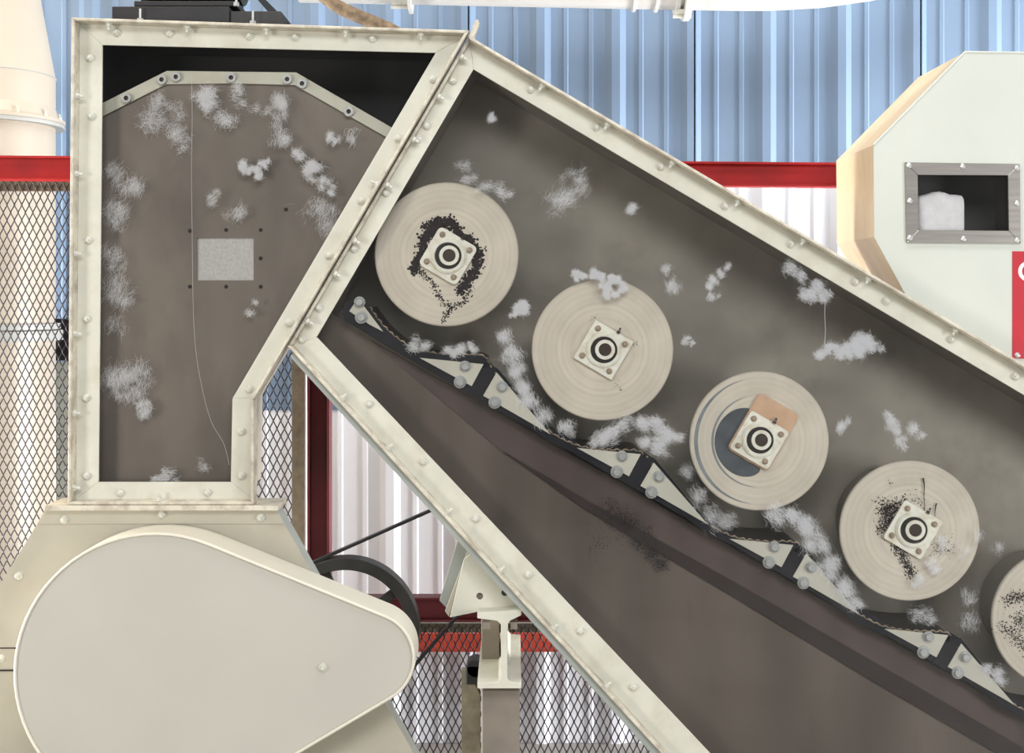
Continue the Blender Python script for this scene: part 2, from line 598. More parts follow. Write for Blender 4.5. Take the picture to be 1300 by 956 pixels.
def guard(label, px0, px1, py0, zb, w, h, top_bar=15, right_bar=True, left_bar=False):
    y = YF + 0.088
    r = thing('mesh_guard', label, 'guard', ((P(px0, 0, y).x + P(px1, 0, y).x) / 2, y, zb), 'expanded metal guard panels')
    x0, x1 = P(px0, 0, y).x, P(px1, 0, y).x
    zt = P(0, py0, y).z
    kk = S * (D + y) / D
    obj('expanded_mesh', expanded(x0 + 0.01, x1 - 0.01, zb + 0.02, zt - 0.01, y + 0.004, w * kk, h * kk, 1.75 * kk), MESH, r, kind='stuff', recalc=False)
    bw = top_bar * kk
    obj('frame_bar', MB().box(x0, x1, y + 0.012, y + 0.020, zt - bw, zt), OLIVE, r)
    obj('edge_strip', MB().box(x0, x1, y - 0.006, y + 0.020, zt + 0.0005, zt + 0.006), WHITE_EDGE, r, label='thin white top edge')
    obj('frame_bar', MB().box(x0, x1, y + 0.012, y + 0.020, zb, zb + 0.05), OLIVE, r)
    if right_bar:
        obj('frame_bar', MB().box(x1 - 16 * kk, x1, y - 0.010, y - 0.002, zb + 0.05, zt - bw), OLIVE, r)
        obj('edge_strip', MB().box(x1 + 0.0005, x1 + 0.005, y - 0.010, y + 0.020, zb, zt), WHITE_EDGE, r, label='thin white side edge')
    return r


guard('dark expanded metal guard panel under the red beam at the left', -230, 387, 227.5, 0.05, 9.4, 19.6)
guard('dark expanded metal guard panel below the lower red beam', 420, 1250, 791, 0.05, 9.4, 19.6, top_bar=13, right_bar=False)

# ------------------------------------------------------------------ left duct
yd = 1.18
c0 = P(-20, 97, yd)
kd = S * (D + yd) / D
R = 86 * kd
dk = thing('elbow_duct', 'large cream segmented elbow duct with bolted flange at upper left', 'duct', (c0.x, yd, 0))
rz = P(0, 150, yd).z
obj('upper_pipe', MB().cyl((c0.x, yd, rz), (0, 0, 1), R, R, P(0, 97, yd).z - rz, 48), DUCT, dk, smooth=True)
# two mitred gores leaning to the left
z97 = P(0, 97, yd).z


def gore(mb, plane0, plane1, n=48):
    (ca, xa_, za_), (cb, xb_, zb_) = plane0, plane1
    v = []
    for (c, xx, zz) in (plane0, plane1):
        for q in range(n):
            a = 2 * PI * q / n
            v.append((c[0] + xx * math.cos(a), yd + R * math.sin(a), c[1] + zz * math.cos(a)))
    return mb.add(v, [(q, (q + 1) % n, n + (q + 1) % n, n + q) for q in range(n)])


g1 = ((c0.x, z97), R, 0.0)
g2 = ((P(-40, 25, yd).x, P(-40, 25, yd).z), R * 0.99, 0.13)
g3 = ((P(-110, -60, yd).x, P(-110, -60, yd).z), R * 0.86, 0.21)
obj('elbow_segment', gore(MB(), g1, g2), DUCT, dk, smooth=True)
obj('elbow_segment', gore(MB(), g2, g3), DUCT, dk, smooth=True)
sm = MB()
for (c, xx, zz) in (g1, g2):
    sm.tube([(c[0] + xx * 1.003 * math.cos(2 * PI * q / 48), yd + R * 1.003 * math.sin(2 * PI * q / 48), c[1] + zz * math.cos(2 * PI * q / 48)) for q in range(49)], 0.003, 6)
obj('seam_bead', sm, DUCT_RIM, dk, smooth=True)
zfl = P(0, 152, yd).z
obj('flange', MB().cyl((c0.x, yd, zfl - 0.014), (0, 0, 1), 98 * kd, 98 * kd, 0.014, 48).cyl((c0.x, yd, zfl), (0, 0, 1), 93 * kd, R, 0.05, 48), DUCT, dk, smooth=True)
obj('flange_underside', MB().ring((c0.x, yd, zfl - 0.030), (0, 0, 1), R, 97 * kd, 0.0155), DUCT_RIM, dk, smooth=True, label='grey mating flange')
obj('lower_pipe', MB().cyl((c0.x, yd, 0), (0, 0, 1), R * 1.0, R * 1.0, zfl - 0.03, 48), DUCT, dk, smooth=True)
zb2 = P(0, 432, yd).z
obj('band_flange', MB().ring((c0.x, yd, zb2), (0, 0, 1), R, 95 * kd, 0.04).ring((c0.x, yd, zb2 + 0.046), (0, 0, 1), R, 92 * kd, 0.022), DUCT_RIM, dk, smooth=True, label='grey double flange')
for q in range(14):
    a = 2 * PI * q / 14 + 0.12
    b = MB().cyl((c0.x + 92.5 * kd * math.cos(a), yd + 92.5 * kd * math.sin(a), zfl + 0.0005), (0, 0, 1), 0.011, 0.011, 0.012, 6).cyl((c0.x + 92.5 * kd * math.cos(a), yd + 92.5 * kd * math.sin(a), zfl + 0.0125), (0, 0, 1), 0.005, 0.005, 0.014, 6)
    obj('flange_bolt', b, PBOLT, dk)

# dark wall box with grey post behind the mesh
wb = thing('wall_box', 'dark switch box with grey conduit post behind the left mesh', 'box', (P(82, 0, 1.5).x, 1.5, 0))
obj('case', MB().box(P(64, 0, 1.475).x, P(125, 0, 1.475).x, 1.475, 1.574, P(0, 458, 1.475).z, P(0, 405, 1.475).z), BLACK, wb, bevel=0.006)
obj('conduit_post', MB().box(P(71, 0, 1.48).x, P(87, 0, 1.48).x, 1.48, 1.53, 0, P(0, 459, 1.475).z - 0.001), GREYSTEEL, wb)

# ------------------------------------------------------------------ shared bolt meshes


def bolt_mesh(name, rw, rh, hw, hh, stud, m):
    """washer, hexagon and stud end pointing to -Y from the origin"""
    mb = MB().cyl((0, 0, 0), (0, -1, 0), rw, rw * 0.96, hw, 16)
    mb.cyl((0, -hw, 0), (0, -1, 0), rh, rh, hh * 0.8, 6).cyl((0, -hw - hh * 0.8, 0), (0, -1, 0), rh * 0.98, rh * 0.8, hh * 0.2, 12)
    if stud:
        mb.cyl((0, -hw - hh, 0), (0, -1, 0), rh * 0.5, rh * 0.45, stud, 10)
    me = bpy.data.meshes.new(name)
    me.from_pydata(mb.v, [], mb.f)
    me.materials.append(m)
    return me


BOLT = bolt_mesh('frame_bolt', 0.0135, 0.0098, 0.003, 0.009, 0.006, PBOLT)
NUT = bolt_mesh('flange_nut', 0.012, 0.0098, 0.002, 0.008, 0.012, PBOLT)
GBOLT = bolt_mesh('grid_bolt', 0.0185, 0.0135, 0.004, 0.012, 0, ZINC)
SBOLT = bolt_mesh('round_nut', 0.0205, 0.0140, 0.003, 0.010, 0, ZINC)
BBOLT = bolt_mesh('bearing_bolt', 0.010, 0.0072, 0.002, 0.006, 0.002, RUSTBOLT)
DOT = bolt_mesh('dark_hole_plug', 0.0065, 0.004, 0.0012, 0.001, 0, SEAL)


def spin():
    return (0, rnd.uniform(0, 1.0), 0)


def frame_bars(root, outer, inner, leg=0.05, mats=None):
    """angle-iron frame, one mitred bar per side: a flat face and a leg that stands out to the front"""
    o = [Q(a, b) for a, b in outer]
    i_ = [Q(a, b) for a, b in inner]
    oo = offset_poly(o, 0.0095)
    n = len(o)
    for q in range(n):
        q2 = (q + 1) % n
        mb = MB().prism([o[q], o[q2], i_[q2], i_[q]], 0.0, 0.008)
        obj('frame_bar', mb, (mats or {}).get(q, CREAM), root, bevel=0.0015)
        mb = MB().prism([oo[q], oo[q2], o[q2], o[q]], -(leg[q] if isinstance(leg, tuple) else leg), 0.010)
        obj('frame_leg', mb, CREAM_EDGE, root, bevel=0.0025)


def leg_nut(root, outer, px, py):
    """nut on the inner face of the standing leg nearest to a place"""
    p = Vector(Q(px, py))
    o = [Vector(Q(a, b)) for a, b in outer]
    cen = sum(o, Vector((0, 0))) / len(o)
    best = None
    for q in range(len(o)):
        a, b = o[q], o[(q + 1) % len(o)]
        t = max(0, min(1, (p - a).dot(b - a) / (b - a).length_squared))
        c = a + (b - a) * t
        d = (p - c).length
        if best is None or d < best[0]:
            nrm = Vector((-(b - a).y, (b - a).x)).normalized()
            if nrm.dot(cen - c) < 0:
                nrm = -nrm
            best = (d, c, nrm)
    _, c, nrm = best
    # mesh axis -Y must point along nrm (x, z)
    d3 = Vector((nrm.x, 0, nrm.y))
    rot = Vector((0, -1, 0)).rotation_difference(d3).to_euler()
    return put('flange_nut', NUT, (c.x + nrm.x * 0.0005, -0.026, c.y + nrm.y * 0.0005), root, rot)


# ------------------------------------------------------------------ tower
T_OUT = [(101, 30), (590, 46), (322, 505), (322, 634), (96, 634)]
T_IN = [(130, 57), (553, 67), (295, 506), (293, 612), (125, 612)]
tw = thing('separator_tower', 'tall cream separator tower with dusty clear front and arched inner strip', 'machine', P(210, 640, 0.1))
frame_bars(tw, T_OUT, T_IN)
ti = [Q(a, b) for a, b in T_IN]
sh = MB().prism(offset_poly(ti, 0.034), 0.0145, 0.33, [offset_poly(ti, 0.026)])
obj('housing_shell', sh, CREAM_BASE, tw)
obj('liner', MB().prism(offset_poly(ti, 0.0255), 0.0145, 0.285, [offset_poly(ti, 0.022)]), BLACK, tw)
obj('rear_sheet', MB().prism(offset_poly(ti, 0.0255), 0.286, 0.30), BLACK, tw)
obj('clear_pane', MB().prism(offset_poly(ti, 0.034), 0.0095, 0.0135), GLASS_T, tw)
YP = 0.062
plate = [(116, 148), (211, 102), (376, 102), (506, 180), (302, 520), (302, 622), (116, 622)]
hole = [(250, 302), (322, 302), (322, 356), (250, 356)]
obj('inner_plate', MB().ppx(plate, YP, YP, YP + 0.006, [hole]), BACK_TOWER, tw)
obj('opening_light_panel', MB().ppx([(244, 296), (328, 296), (328, 362), (244, 362)], YP, YP + 0.0065, YP + 0.02), OPENING_LIGHT, tw, label='pale porous panel painted for light through the square opening')  # panel coloured pale to show white light coming through the hole
strip = [(116, 138), (212, 90), (376, 92), (506, 167), (506, 183), (374, 108), (294, 106), (211, 107), (116, 155)]
obj('arch_strip', MB().ppx(strip, YP - 0.008, YP - 0.010, YP - 0.001), CREAM, tw, bevel=0.001, label='cream bent strip along the arched top')
for (a, b) in ((161, 125), (206, 101.5), (224, 98), (294, 99), (365, 101), (384, 106.5), (443, 142)):
    p = P(a, b, YP - 0.011)
    n_ = obj('strip_nut', MB().ring((p.x, p.y, p.z), (0, -1, 0), 0.0075, 0.0155, 0.010, 18).cyl((p.x, p.y + 0.0001, p.z), (0, -1, 0), 0.0075, 0.0075, 0.002, 14), ZINC, tw)
    obj('nut_bore', MB().cyl((p.x, p.y - 0.0021, p.z), (0, -1, 0), 0.0073, 0.0073, 0.0015, 14), BORE, n_)
for (a, b) in ((241, 293), (287, 292), (331, 292), (331, 328), (241, 364), (287, 364), (331, 364), (363, 266), (405, 207)):
    put('hole_plug', DOT, P(a, b, YP - 0.0002), tw)
for (a, b) in ((149, 42), (216, 43), (317, 46.5), (375, 47.5), (473, 49.5), (115, 74), (117, 148), (113, 305), (111, 405), (110, 505),
               (111, 604), (550, 101), (505.6, 176), (459, 255), (418, 324.6), (367, 410), (317, 494), (307, 548), (307, 604), (153.5, 625.6), (264, 625)):
    put('frame_bolt', BOLT, P(a, b, -0.0002), tw, spin())
for (a, b) in ((141, 34), (240, 36), (340, 39), (440, 41), (535, 43), (104, 124), (107, 222), (105, 323), (103, 424), (104, 524), (104, 618),
               (205, 634), (480, 236)):
    leg_nut(tw, T_OUT, a, b)
sc_ = MB()
path = [(243, 95), (244, 150), (243, 220), (244, 300), (245, 380), (248, 440), (256, 490), (268, 535), (284, 563), (291, 590)]
sc_.tube([P(a, b, 0.020) for a, b in dense(path, 4)], 0.00055, 5)  # pale line on the pane, built as a thread
obj('pale_thread', sc_, COTTON, tw, label='thin pale line running down behind the pane')

# ------------------------------------------------------------------ inclined cleaner housing
I_OUT = [(596.5, 54), (1510, 594.5), (1510, 1030), (916, 1030), (372.5, 438)]
I_IN = [(601, 88), (1480, 608), (1480, 997), (940, 997), (402, 428)]
ic = thing('inclined_cleaner', 'long inclined cream cotton cleaner with dusty clear side and scalloped screens', 'machine', P(950, 1030, 0.15))
frame_bars(ic, I_OUT, I_IN, (0.05, 0.05, 0.05, 0.05, 0.022))
ii = [Q(a, b) for a, b in I_IN]
obj('housing_shell', MB().prism(offset_poly(ii, 0.022), 0.0145, 0.335, [offset_poly(ii, 0.0135)]), CREAM_BASE, ic)
obj('liner', MB().prism(offset_poly(ii, 0.013), 0.0145, 0.30, [offset_poly(ii, 0.0095)]), LINER, ic)
obj('rear_sheet', MB().prism(offset_poly(ii, 0.013), 0.3005, 0.308), BACK, ic)
obj('clear_pane', MB().prism(offset_poly(ii, 0.020), 0.0095, 0.0135), GLASS, ic)
# second flange under the lower bar
lo = [Q(377, 446), Q(915, 1036), Q(906, 1040), Q(370, 452)]
obj('bottom_flange', MB().prism(lo, -0.035, 0.03), GREYSTEEL, ic, bevel=0.002, label='grey lower mating flange')
lug = MB().ppx([(596, 50), (603, 30), (607, 28), (609, 33), (601, 54)], 0, -0.045, 0.0)
obj('lifting_lug', lug, CREAM_EDGE, ic, bevel=0.002)
for (a, b) in ((575, 103), (542, 160), (531, 177), (490, 245), (450, 316), (405, 391), (383.5, 431), (674, 114), (757, 162), (839, 212),
               (920, 262), (1004, 310), (1085.5, 358), (1125, 382.5), (1207, 431), (1288.5, 478), (469, 513), (537, 586), (604, 658.5),
               (670.5, 729.6), (737, 800.7), (804, 872)):
    put('frame_bolt', BOLT, P(a, b, -0.0002), ic, spin())
for (a, b) in ((587, 74), (558, 124), (526, 178), (494, 236.5), (452, 306), (428, 348), (393, 408), (688, 110), (770, 160), (852, 208),
               (935, 257), (1018, 305), (1100, 354), (1210, 418), (443, 498), (500, 562), (575, 644), (642, 716), (709, 789), (776, 862)):
    leg_nut(ic, I_OUT, a, b)
# lower compartment sheet and its seam
YL = 0.085
low = [(398, 384), (606, 507), (1200, 852), (1478, 1010), (1478, 996), (939, 996), (402, 432)]
obj('lower_sheet', MB().ppx(low, YL, YL, YL + 0.005), LOWER, ic)
obj('channel_web', MB().ppx([(470, 432), (606, 509), (1200, 853), (1420, 980), (1380, 998), (1140, 860), (930, 740), (742, 636), (640, 576)], YL - 0.004, YL - 0.004, YL - 0.0003), MAROON, ic, label='dark maroon channel strip under the screens')
obj('seam_angle', MB().ppx([(640, 574), (742, 634), (930, 738), (1140, 858), (1380, 996), (1330, 994), (1110, 866), (930, 757), (742, 646)], YL - 0.01, YL - 0.010, YL - 0.0005), SEAM, ic, bevel=0.001)

SPLAT = [(770, 650, 9, 60), (785, 660, 9, 100), (800, 668, 8, 140), (815, 685, 8, 160), (828, 700, 6, 120), (840, 716, 5, 80), (760, 690, 9, 20)]
CYL = [(570, 323), (768, 444), (967, 560), (1158, 674), (1350, 786)]
PEAK = [(623, 463), (822, 577), (1015, 692), (1211, 806), (1404, 920)]
REL = [(-147, 20), (-128, 46), (-108, 71), (-85, 94), (-61, 110), (-40, 120), (-20, 125), (5, 127.5), (38, 128), (49, 133)]
YR = 0.045


def normals(pts):
    out = []
    for q in range(len(pts)):
        a, b = pts[max(q - 1, 0)], pts[min(q + 1, len(pts) - 1)]
        d = Vector((b[0] - a[0], b[1] - a[1])).normalized()
        out.append((-d.y, d.x))                      # px: y down, so this points below the curve
    return out


for ci, (cx, cy) in enumerate(CYL):
    rel = [(-101, 67), (-91, 81), (-82, 92)] + REL[4:] if ci == 0 else REL
    pts = dense([(cx + a, cy + b) for a, b in rel], 6)
    nm = normals(pts)
    lower = [(p[0] + n[0] * 9.5, p[1] + n[1] * 9.5) for p, n in zip(pts, nm)]
    mb = MB()
    for q in range(len(pts) - 1):                     # rim band, quad by quad
        a, b, c, d = [Q(*e, YR) for e in (pts[q], pts[q + 1], lower[q + 1], lower[q])]
        n0 = len(mb.v)
        for yv in (YR - 0.012, YR):
            mb.v += [(e[0], yv, e[1]) for e in (a, b, c, d)]
        mb.f += [(n0, n0 + 1, n0 + 2, n0 + 3), (n0 + 7, n0 + 6, n0 + 5, n0 + 4), (n0, n0 + 4, n0 + 5, n0 + 1), (n0 + 3, n0 + 2, n0 + 6, n0 + 7)]
    obj('screen_rim', mb, RIM, ic, recalc=False)
    mb = MB()
    for q in range(len(pts)):
        a = Q(*pts[q], YR)
        mb.v += [(a[0], YR + 0.0005, a[1]), (a[0], 0.295, a[1]), (a[0], YR + 0.0005, a[1] - 0.004), (a[0], 0.295, a[1] - 0.004)]
    for q in range(len(pts) - 1):
        k0, k1 = q * 4, q * 4 + 4
        mb.f += [(k0, k1, k1 + 1, k0 + 1), (k0 + 2, k0 + 3, k1 + 3, k1 + 2), (k0, k0 + 2, k1 + 2, k1), (k0 + 1, k1 + 1, k1 + 3, k0 + 3)]
    obj('concave_screen', mb, SCREEN, ic, recalc=False)
    # rough wire edge of the screen
    dd = dense([(cx + a, cy + b) for a, b in rel], 16)
    nn = normals(dd)
    wv, acc = [], 0
    for q, (p, n) in enumerate(zip(dd, nn)):
        if q:
            acc += math.hypot(p[0] - dd[q - 1][0], p[1] - dd[q - 1][1])
        h = 0.3 + 1.1 * math.sin(acc * 0.62 + 0.5 * math.sin(acc * 0.13 + ci)) + rnd.uniform(-0.4, 0.4)
        wv.append(P(p[0] - n[0] * h, p[1] - n[1] * h, YR - 0.008))
    obj('wire_edge', MB().tube(wv, 0.0032, 6), WIRE, ic, smooth=True)

# straight support bar under the screens
bar = [(435, 388), (600, 486), (820, 612), (1220, 846), (1420, 962), (1420, 978), (1220, 862), (820, 628), (600, 503), (437, 406)]
obj('support_bar', MB().ppx(bar, YR, YR - 0.008, YR + 0.0), RIM, ic, bevel=0.001)
for pi, (px_, py_) in enumerate(PEAK[:4]):
    A = [(px_ - 90, py_ - 9), (px_ - 9, py_ - 1), (px_ - 24, py_ + 27)]
    B = [(px_ + 7.5, py_ + 9.5), (px_ - 9.5, py_ + 39), (px_ + 76, py_ + 88)]
    for tri in (A, B):
        obj('gusset_plate', MB().ppx(tri, YR, YR - 0.014, YR - 0.0125), GUSSET, ic)
    obj('divider_bar', MB().ppx([(px_ - 10, py_ + 3), (px_ + 8, py_ + 4), (px_ - 10, py_ + 40), (px_ - 28, py_ + 32)], YR, YR - 0.0115, YR - 0.001), RIM, ic)
    # cream plates sit on a dark backing
    obj('gusset_backing', MB().ppx([(px_ - 84, py_ - 8), (px_ - 6, py_ - 4), (px_ + 10, py_ + 6), (px_ + 76, py_ + 86), (px_ - 30, py_ + 32)], YR, YR - 0.0008, YR - 0.0002), RIM, ic)
    for (a, b) in ((px_ - 32.5, py_ + 2), (px_ - 39, py_ + 22), (px_ + 14.5, py_ + 28), (px_ + 5, py_ + 48)):
        put('grid_bolt', SBOLT if b - py_ in (22, 48) else GBOLT, P(a, b, YR - 0.0145), ic, spin())
obj('gusset_plate', MB().ppx([(444, 395), (450, 386), (463, 389), (487, 421), (470, 412)], YR, YR - 0.014, YR - 0.0125), GUSSET, ic)
obj('gusset_backing', MB().ppx([(435, 399), (443, 378), (470, 388), (487, 415), (495, 428)], YR, YR - 0.0105, YR - 0.0085), RIM, ic)
for (a, b) in ((456.6, 383.5), (458.6, 403)):
    put('grid_bolt', GBOLT if b < 390 else SBOLT, P(a, b, YR - 0.0145), ic, spin())


# ------------------------------------------------------------------ cylinders
def blobs(mb, spots, y, seed, size=(2.0, 4.5)):
    r = random.Random(seed)
    for (x, z, w, n) in spots:
        for _ in range(n * 4):
            a = r.gauss(x, w)
            b = r.gauss(z, w)
            s = r.uniform(*size) * 0.5
            c = Q(a, b, y)
            m = r.randint(6, 9)
            pts = []
            for q in range(m):
                t = 2 * PI * q / m
                rr = s * S * r.uniform(0.45, 1.25)
                pts.append((c[0] + rr * math.cos(t), y + r.uniform(0, 0.0003), c[1] + rr * math.sin(t)))
            mb.add([(c[0], y - 0.0002, c[1])] + pts, [(0, 1 + q, 1 + (q + 1) % m) for q in range(m)])
    return mb


def line_spots(pts, w, step, n):
    out = []
    for (a, b) in zip(pts, pts[1:]):
        L_ = math.hypot(b[0] - a[0], b[1] - a[1])
        m = max(1, int(L_ / step))
        for q in range(m):
            t = q / m
            out.append((a[0] + (b[0] - a[0]) * t, a[1] + (b[1] - a[1]) * t, w, n))
    return out


splat = blobs(MB(), SPLAT, YL - 0.0108, 21, (0.5, 1.7))
obj('grease_splatter', splat, SMEAR, ic, recalc=False, label='dark splatter along the lower seam', kind='stuff')
CYL_LABEL = [
    'topmost spinning cylinder, pale disc with black grease ragged around its bearing',
    'second spinning cylinder from the top, clean pale disc with a sharp-cornered bearing',
    'third spinning cylinder, disc with tan backing board and dark blue half ring',
    'fourth spinning cylinder, disc with dark smears and two thin black grease strings',
    'lowest spinning cylinder, half cut by the right edge, spotted with grease and lint']
YD = 0.052
ANG = math.radians(30.3)
for ci, (cx, cy) in enumerate(CYL):
    rpx = (91.5, 90, 88.5, 89, 88)[ci]
    c = P(cx - 3, cy, YD)
    root = thing('cleaner_cylinder', CYL_LABEL[ci], 'cylinder', (c.x, YD, c.z), 'row of spiked cleaner cylinders behind the clear pane')
    kk = S * (D + YD) / D
    R_ = rpx * kk
    obj('drum', MB().cyl((c.x, YD + 0.012, c.z), (0, 1, 0), R_ * 0.80, R_ * 0.80, 0.22, 64), DRUM, root, smooth=True)
    obj('end_disc', MB().cyl((c.x, YD + 0.012, c.z), (0, -1, 0), R_, R_, 0.0085, 96).cyl((c.x, YD + 0.0035, c.z), (0, -1, 0), R_, R_ * 0.985, 0.0035, 96), DISC, root, smooth=True)
    # bearing
    bx, by = ((569, 325), (766, 444), (963, 558), (1158, 672), (1350, 784))[ci]
    yb = YD - 0.003
    bc = P(bx, by, yb)
    h = 0.0705
    ca, sa = math.cos(-ANG), math.sin(-ANG)

    def rot(u, w):
        return (bc.x + u * ca - w * sa, bc.z + u * sa + w * ca)

    def rsq(hx0, hx1, hz0, hz1, rad, n=6):
        out = []
        for (qx, qz, a0) in ((hx1 - rad, hz1 - rad, 0), (hx0 + rad, hz1 - rad, 90), (hx0 + rad, hz0 + rad, 180), (hx1 - rad, hz0 + rad, 270)):
            for q in range(n + 1):
                t = math.radians(a0 + 90 * q / n)
                out.append(rot(qx + rad * math.cos(t), qz + rad * math.sin(t)))
        return out
    y1 = yb
    if ci == 2:
        bb = obj('backing_board', MB().prism(rsq(-h - 0.004, h + 0.004, -h - 0.006, h + 0.062, 0.018), yb - 0.005, yb), TAN, root, bevel=0.001, label='tan rounded backing board')
        pp = rot(0.012, h + 0.012)
        obj('board_screw', MB().cyl((pp[0], yb - 0.0052, pp[1]), (0, -1, 0), 0.007, 0.005, 0.003, 14), STUD, root)
        y1 = yb - 0.0055
    rad = (0.016, 0.004, 0.012, 0.010, 0.012)[ci]
    fl = obj('bearing_flange', MB().prism(rsq(-h, h, -h, h, rad), y1 - 0.010, y1 - 0.0005), BEARING, root, bevel=0.002)
    yf = y1 - 0.0105
    obj('bearing_hub', MB().ring((bc.x, yf, bc.z), (0, -1, 0), 0.0425, 0.056, 0.006).ring((bc.x, yf - 0.0062, bc.z), (0, -1, 0), 0.044, 0.052, 0.003), BEARING, fl, smooth=True)
    off = 0.004
    obj('seal_ring', MB().ring((bc.x + 0.001, yf - 0.0012, bc.z), (0, -1, 0), 0.030, 0.0423, 0.006), SEAL, fl, smooth=True)
    obj('collar', MB().ring((bc.x + off, yf - 0.0075, bc.z + 0.001), (0, -1, 0), 0.0208, 0.0318, 0.005, 36), BEARING, root, smooth=True)
    obj('shaft', MB().cyl((bc.x + off, yf - 0.0078, bc.z + 0.001), (0, -1, 0), 0.0205, 0.0195, 0.003, 28), BORE, root, smooth=True)
    for (u, w) in ((0.050, 0.050), (-0.050, 0.050), (-0.050, -0.050), (0.050, -0.050)):
        q = rot(u, w)
        put('bearing_bolt', BBOLT, (q[0], yf - 0.0002, q[1]), root, spin())
    q = rot(0.012, h - 0.002)
    dv = rot(0.012, h + 0.010)
    d3 = (dv[0] - q[0], 0, dv[1] - q[1])
    obj('grease_fitting', MB().cyl((q[0], yf - 0.002, q[1]), d3, 0.006, 0.005, 0.010, 6).cyl((dv[0], yf - 0.002, dv[1]), d3, 0.004, 0.0028, 0.008, 8), SEAL, root)
    ys = YD - 0.0008
    mb = MB()
    if ci == 0:
        sq = [(525, 342), (536, 318), (540, 300), (556, 288), (575, 283), (584, 300), (598, 308), (607, 318), (606, 338), (598, 352), (588, 365), (580, 372)]
        blobs(mb, line_spots(sq, 3.2, 4, 9), ys, 1)
        blobs(mb, line_spots([(538, 288), (555, 280), (572, 279), (576, 290)], 2.5, 4, 5), ys, 2)
        blobs(mb, line_spots([(530, 343), (546, 355), (556, 372), (562, 385), (572, 388), (566, 400), (562, 412)], 2.0, 4, 3), ys, 3, (1.2, 2.6))
        blobs(mb, line_spots([(597, 360), (594, 373), (588, 385), (575, 389), (568, 400)], 2.2, 4, 3), ys, 4, (1.2, 2.6))
    elif ci == 1:
        blobs(mb, [(785, 490, 3, 3), (752, 404, 2, 3), (806, 436, 3, 4)], ys, 5, (0.8, 1.6))
    elif ci == 3:
        blobs(mb, line_spots([(1118, 640), (1126, 652), (1134, 640), (1124, 662), (1122, 676), (1140, 646), (1150, 636)], 5.0, 3, 9), ys, 6, (0.8, 2.2))
        blobs(mb, line_spots([(1136, 694), (1146, 706), (1154, 722), (1158, 734)], 3.5, 3, 10), ys, 7, (0.8, 2.2))
        blobs(mb, [(1164, 634, 7, 25), (1200, 694, 6, 22), (1190, 700, 5, 14), (1130, 614, 2, 3)], ys, 8, (0.6, 1.6))
    elif ci == 4:
        blobs(mb, line_spots([(1278, 764), (1288, 756), (1300, 758), (1315, 764)], 4.0, 3, 7), ys, 9, (0.8, 2.2))
        blobs(mb, line_spots([(1272, 794), (1280, 802), (1290, 808), (1300, 818), (1310, 830)], 5.0, 3, 6), ys, 10, (0.8, 2.2))
        blobs(mb, [(1296, 788, 7, 60)], ys, 11, (0.8, 2.2))
    if mb.v:
        obj('grease_smear', mb, SMEAR, root, recalc=False, label='dark dried grease')
    if ci == 2:
        def sector(r0f, r1f, a0, a1, n=40):
            m_ = MB()
            for q in range(n + 1):
                t = q / n
                a = math.radians(a0 + (a1 - a0) * t)
                r0, r1 = r0f(t) * kk, r1f(t) * kk
                m_.v += [(c.x + r0 * math.cos(a), ys, c.z + r0 * math.sin(a)), (c.x + r1 * math.cos(a), ys, c.z + r1 * math.sin(a))]
            m_.f = [(2 * q, 2 * q + 1, 2 * q + 3, 2 * q + 2) for q in range(n)]
            return m_
        obj('paint_ring', sector(lambda t: 30, lambda t: 30 + 27 * math.sin(PI * t) ** 0.45, 95, 275), INK, root, recalc=False, label='dark blue half ring')
        obj('paint_ring', sector(lambda t: 58.2, lambda t: 58.5 + 2.5 * math.sin(PI * t), 105, 265), INK2, root, recalc=False, label='blue grey thin arc')
        obj('paint_ring', sector(lambda t: 80 - 2 * math.sin(PI * t), lambda t: 80.3 + 2.6 * math.sin(PI * t), 105, 262), INK2, root, recalc=False, label='blue grey outer arc')
    if ci == 3:
        for (pts, rr) in (([(1174, 650), (1173, 630), (1173.5, 616), (1172, 607)], [0.0009, 0.001, 0.0016, 0.0030]), ([(1187, 656), (1187, 650), (1188, 642), (1189, 639)], [0.0008, 0.001, 0.002, 0.0024])):
            obj('grease_string', MB().tube([P(a, b, YD - 0.006) for a, b in pts], rr, 6), SEAL, root)

# ------------------------------------------------------------------ base housing and belt guard
bs = thing('base_housing', 'cream trapezoid base housing carrying the tall tower', 'housing', P(200, 1158, 0.02))
face = [(58, 648), (351, 648), (402, 738), (600, 1090), (600, 1158), (-230, 1158), (-230, 1090), (0, 742)]
obj('front_plate', MB().ppx(face, -0.03, -0.03, -0.022), CREAM_BASE, bs)
obj('top_flange', MB().prism([Q(56, 642, -0.06), Q(353, 642, -0.06), Q(353, 648.5, -0.06), Q(56, 648.5, -0.06)], -0.06, 0.10), CREAM_EDGE, bs, bevel=0.002)
obj('top_strip', MB().ppx([(57, 648), (352, 648), (361, 665), (47, 665)], -0.034, -0.036, -0.0305), CREAM_BASE, bs, bevel=0.001)
rs = MB()
a, b = P(352, 648, -0.02), P(600, 1090, -0.02)
a2, b2 = a + Vector((0.006, 0.06, 0.0)), b + Vector((0.006, 0.06, 0))
rs.add([a, b, b2, a2, a + Vector((-0.006, 0, 0)), b + Vector((-0.006, 0, 0)), b2 + Vector((-0.006, 0, 0)), a2 + Vector((-0.006, 0, 0))],
       [(0, 1, 2, 3), (7, 6, 5, 4), (0, 3, 7, 4), (1, 5, 6, 2), (0, 4, 5, 1), (3, 2, 6, 7)])
obj('side_return', rs, GREYSTEEL, bs)
for (a, b) in ((82, 660), (206, 653), (331, 657), (24, 731), (1, 836)):
    put('frame_bolt', BOLT, P(a, b, -0.0365 if b < 665 else -0.0302), bs, spin())
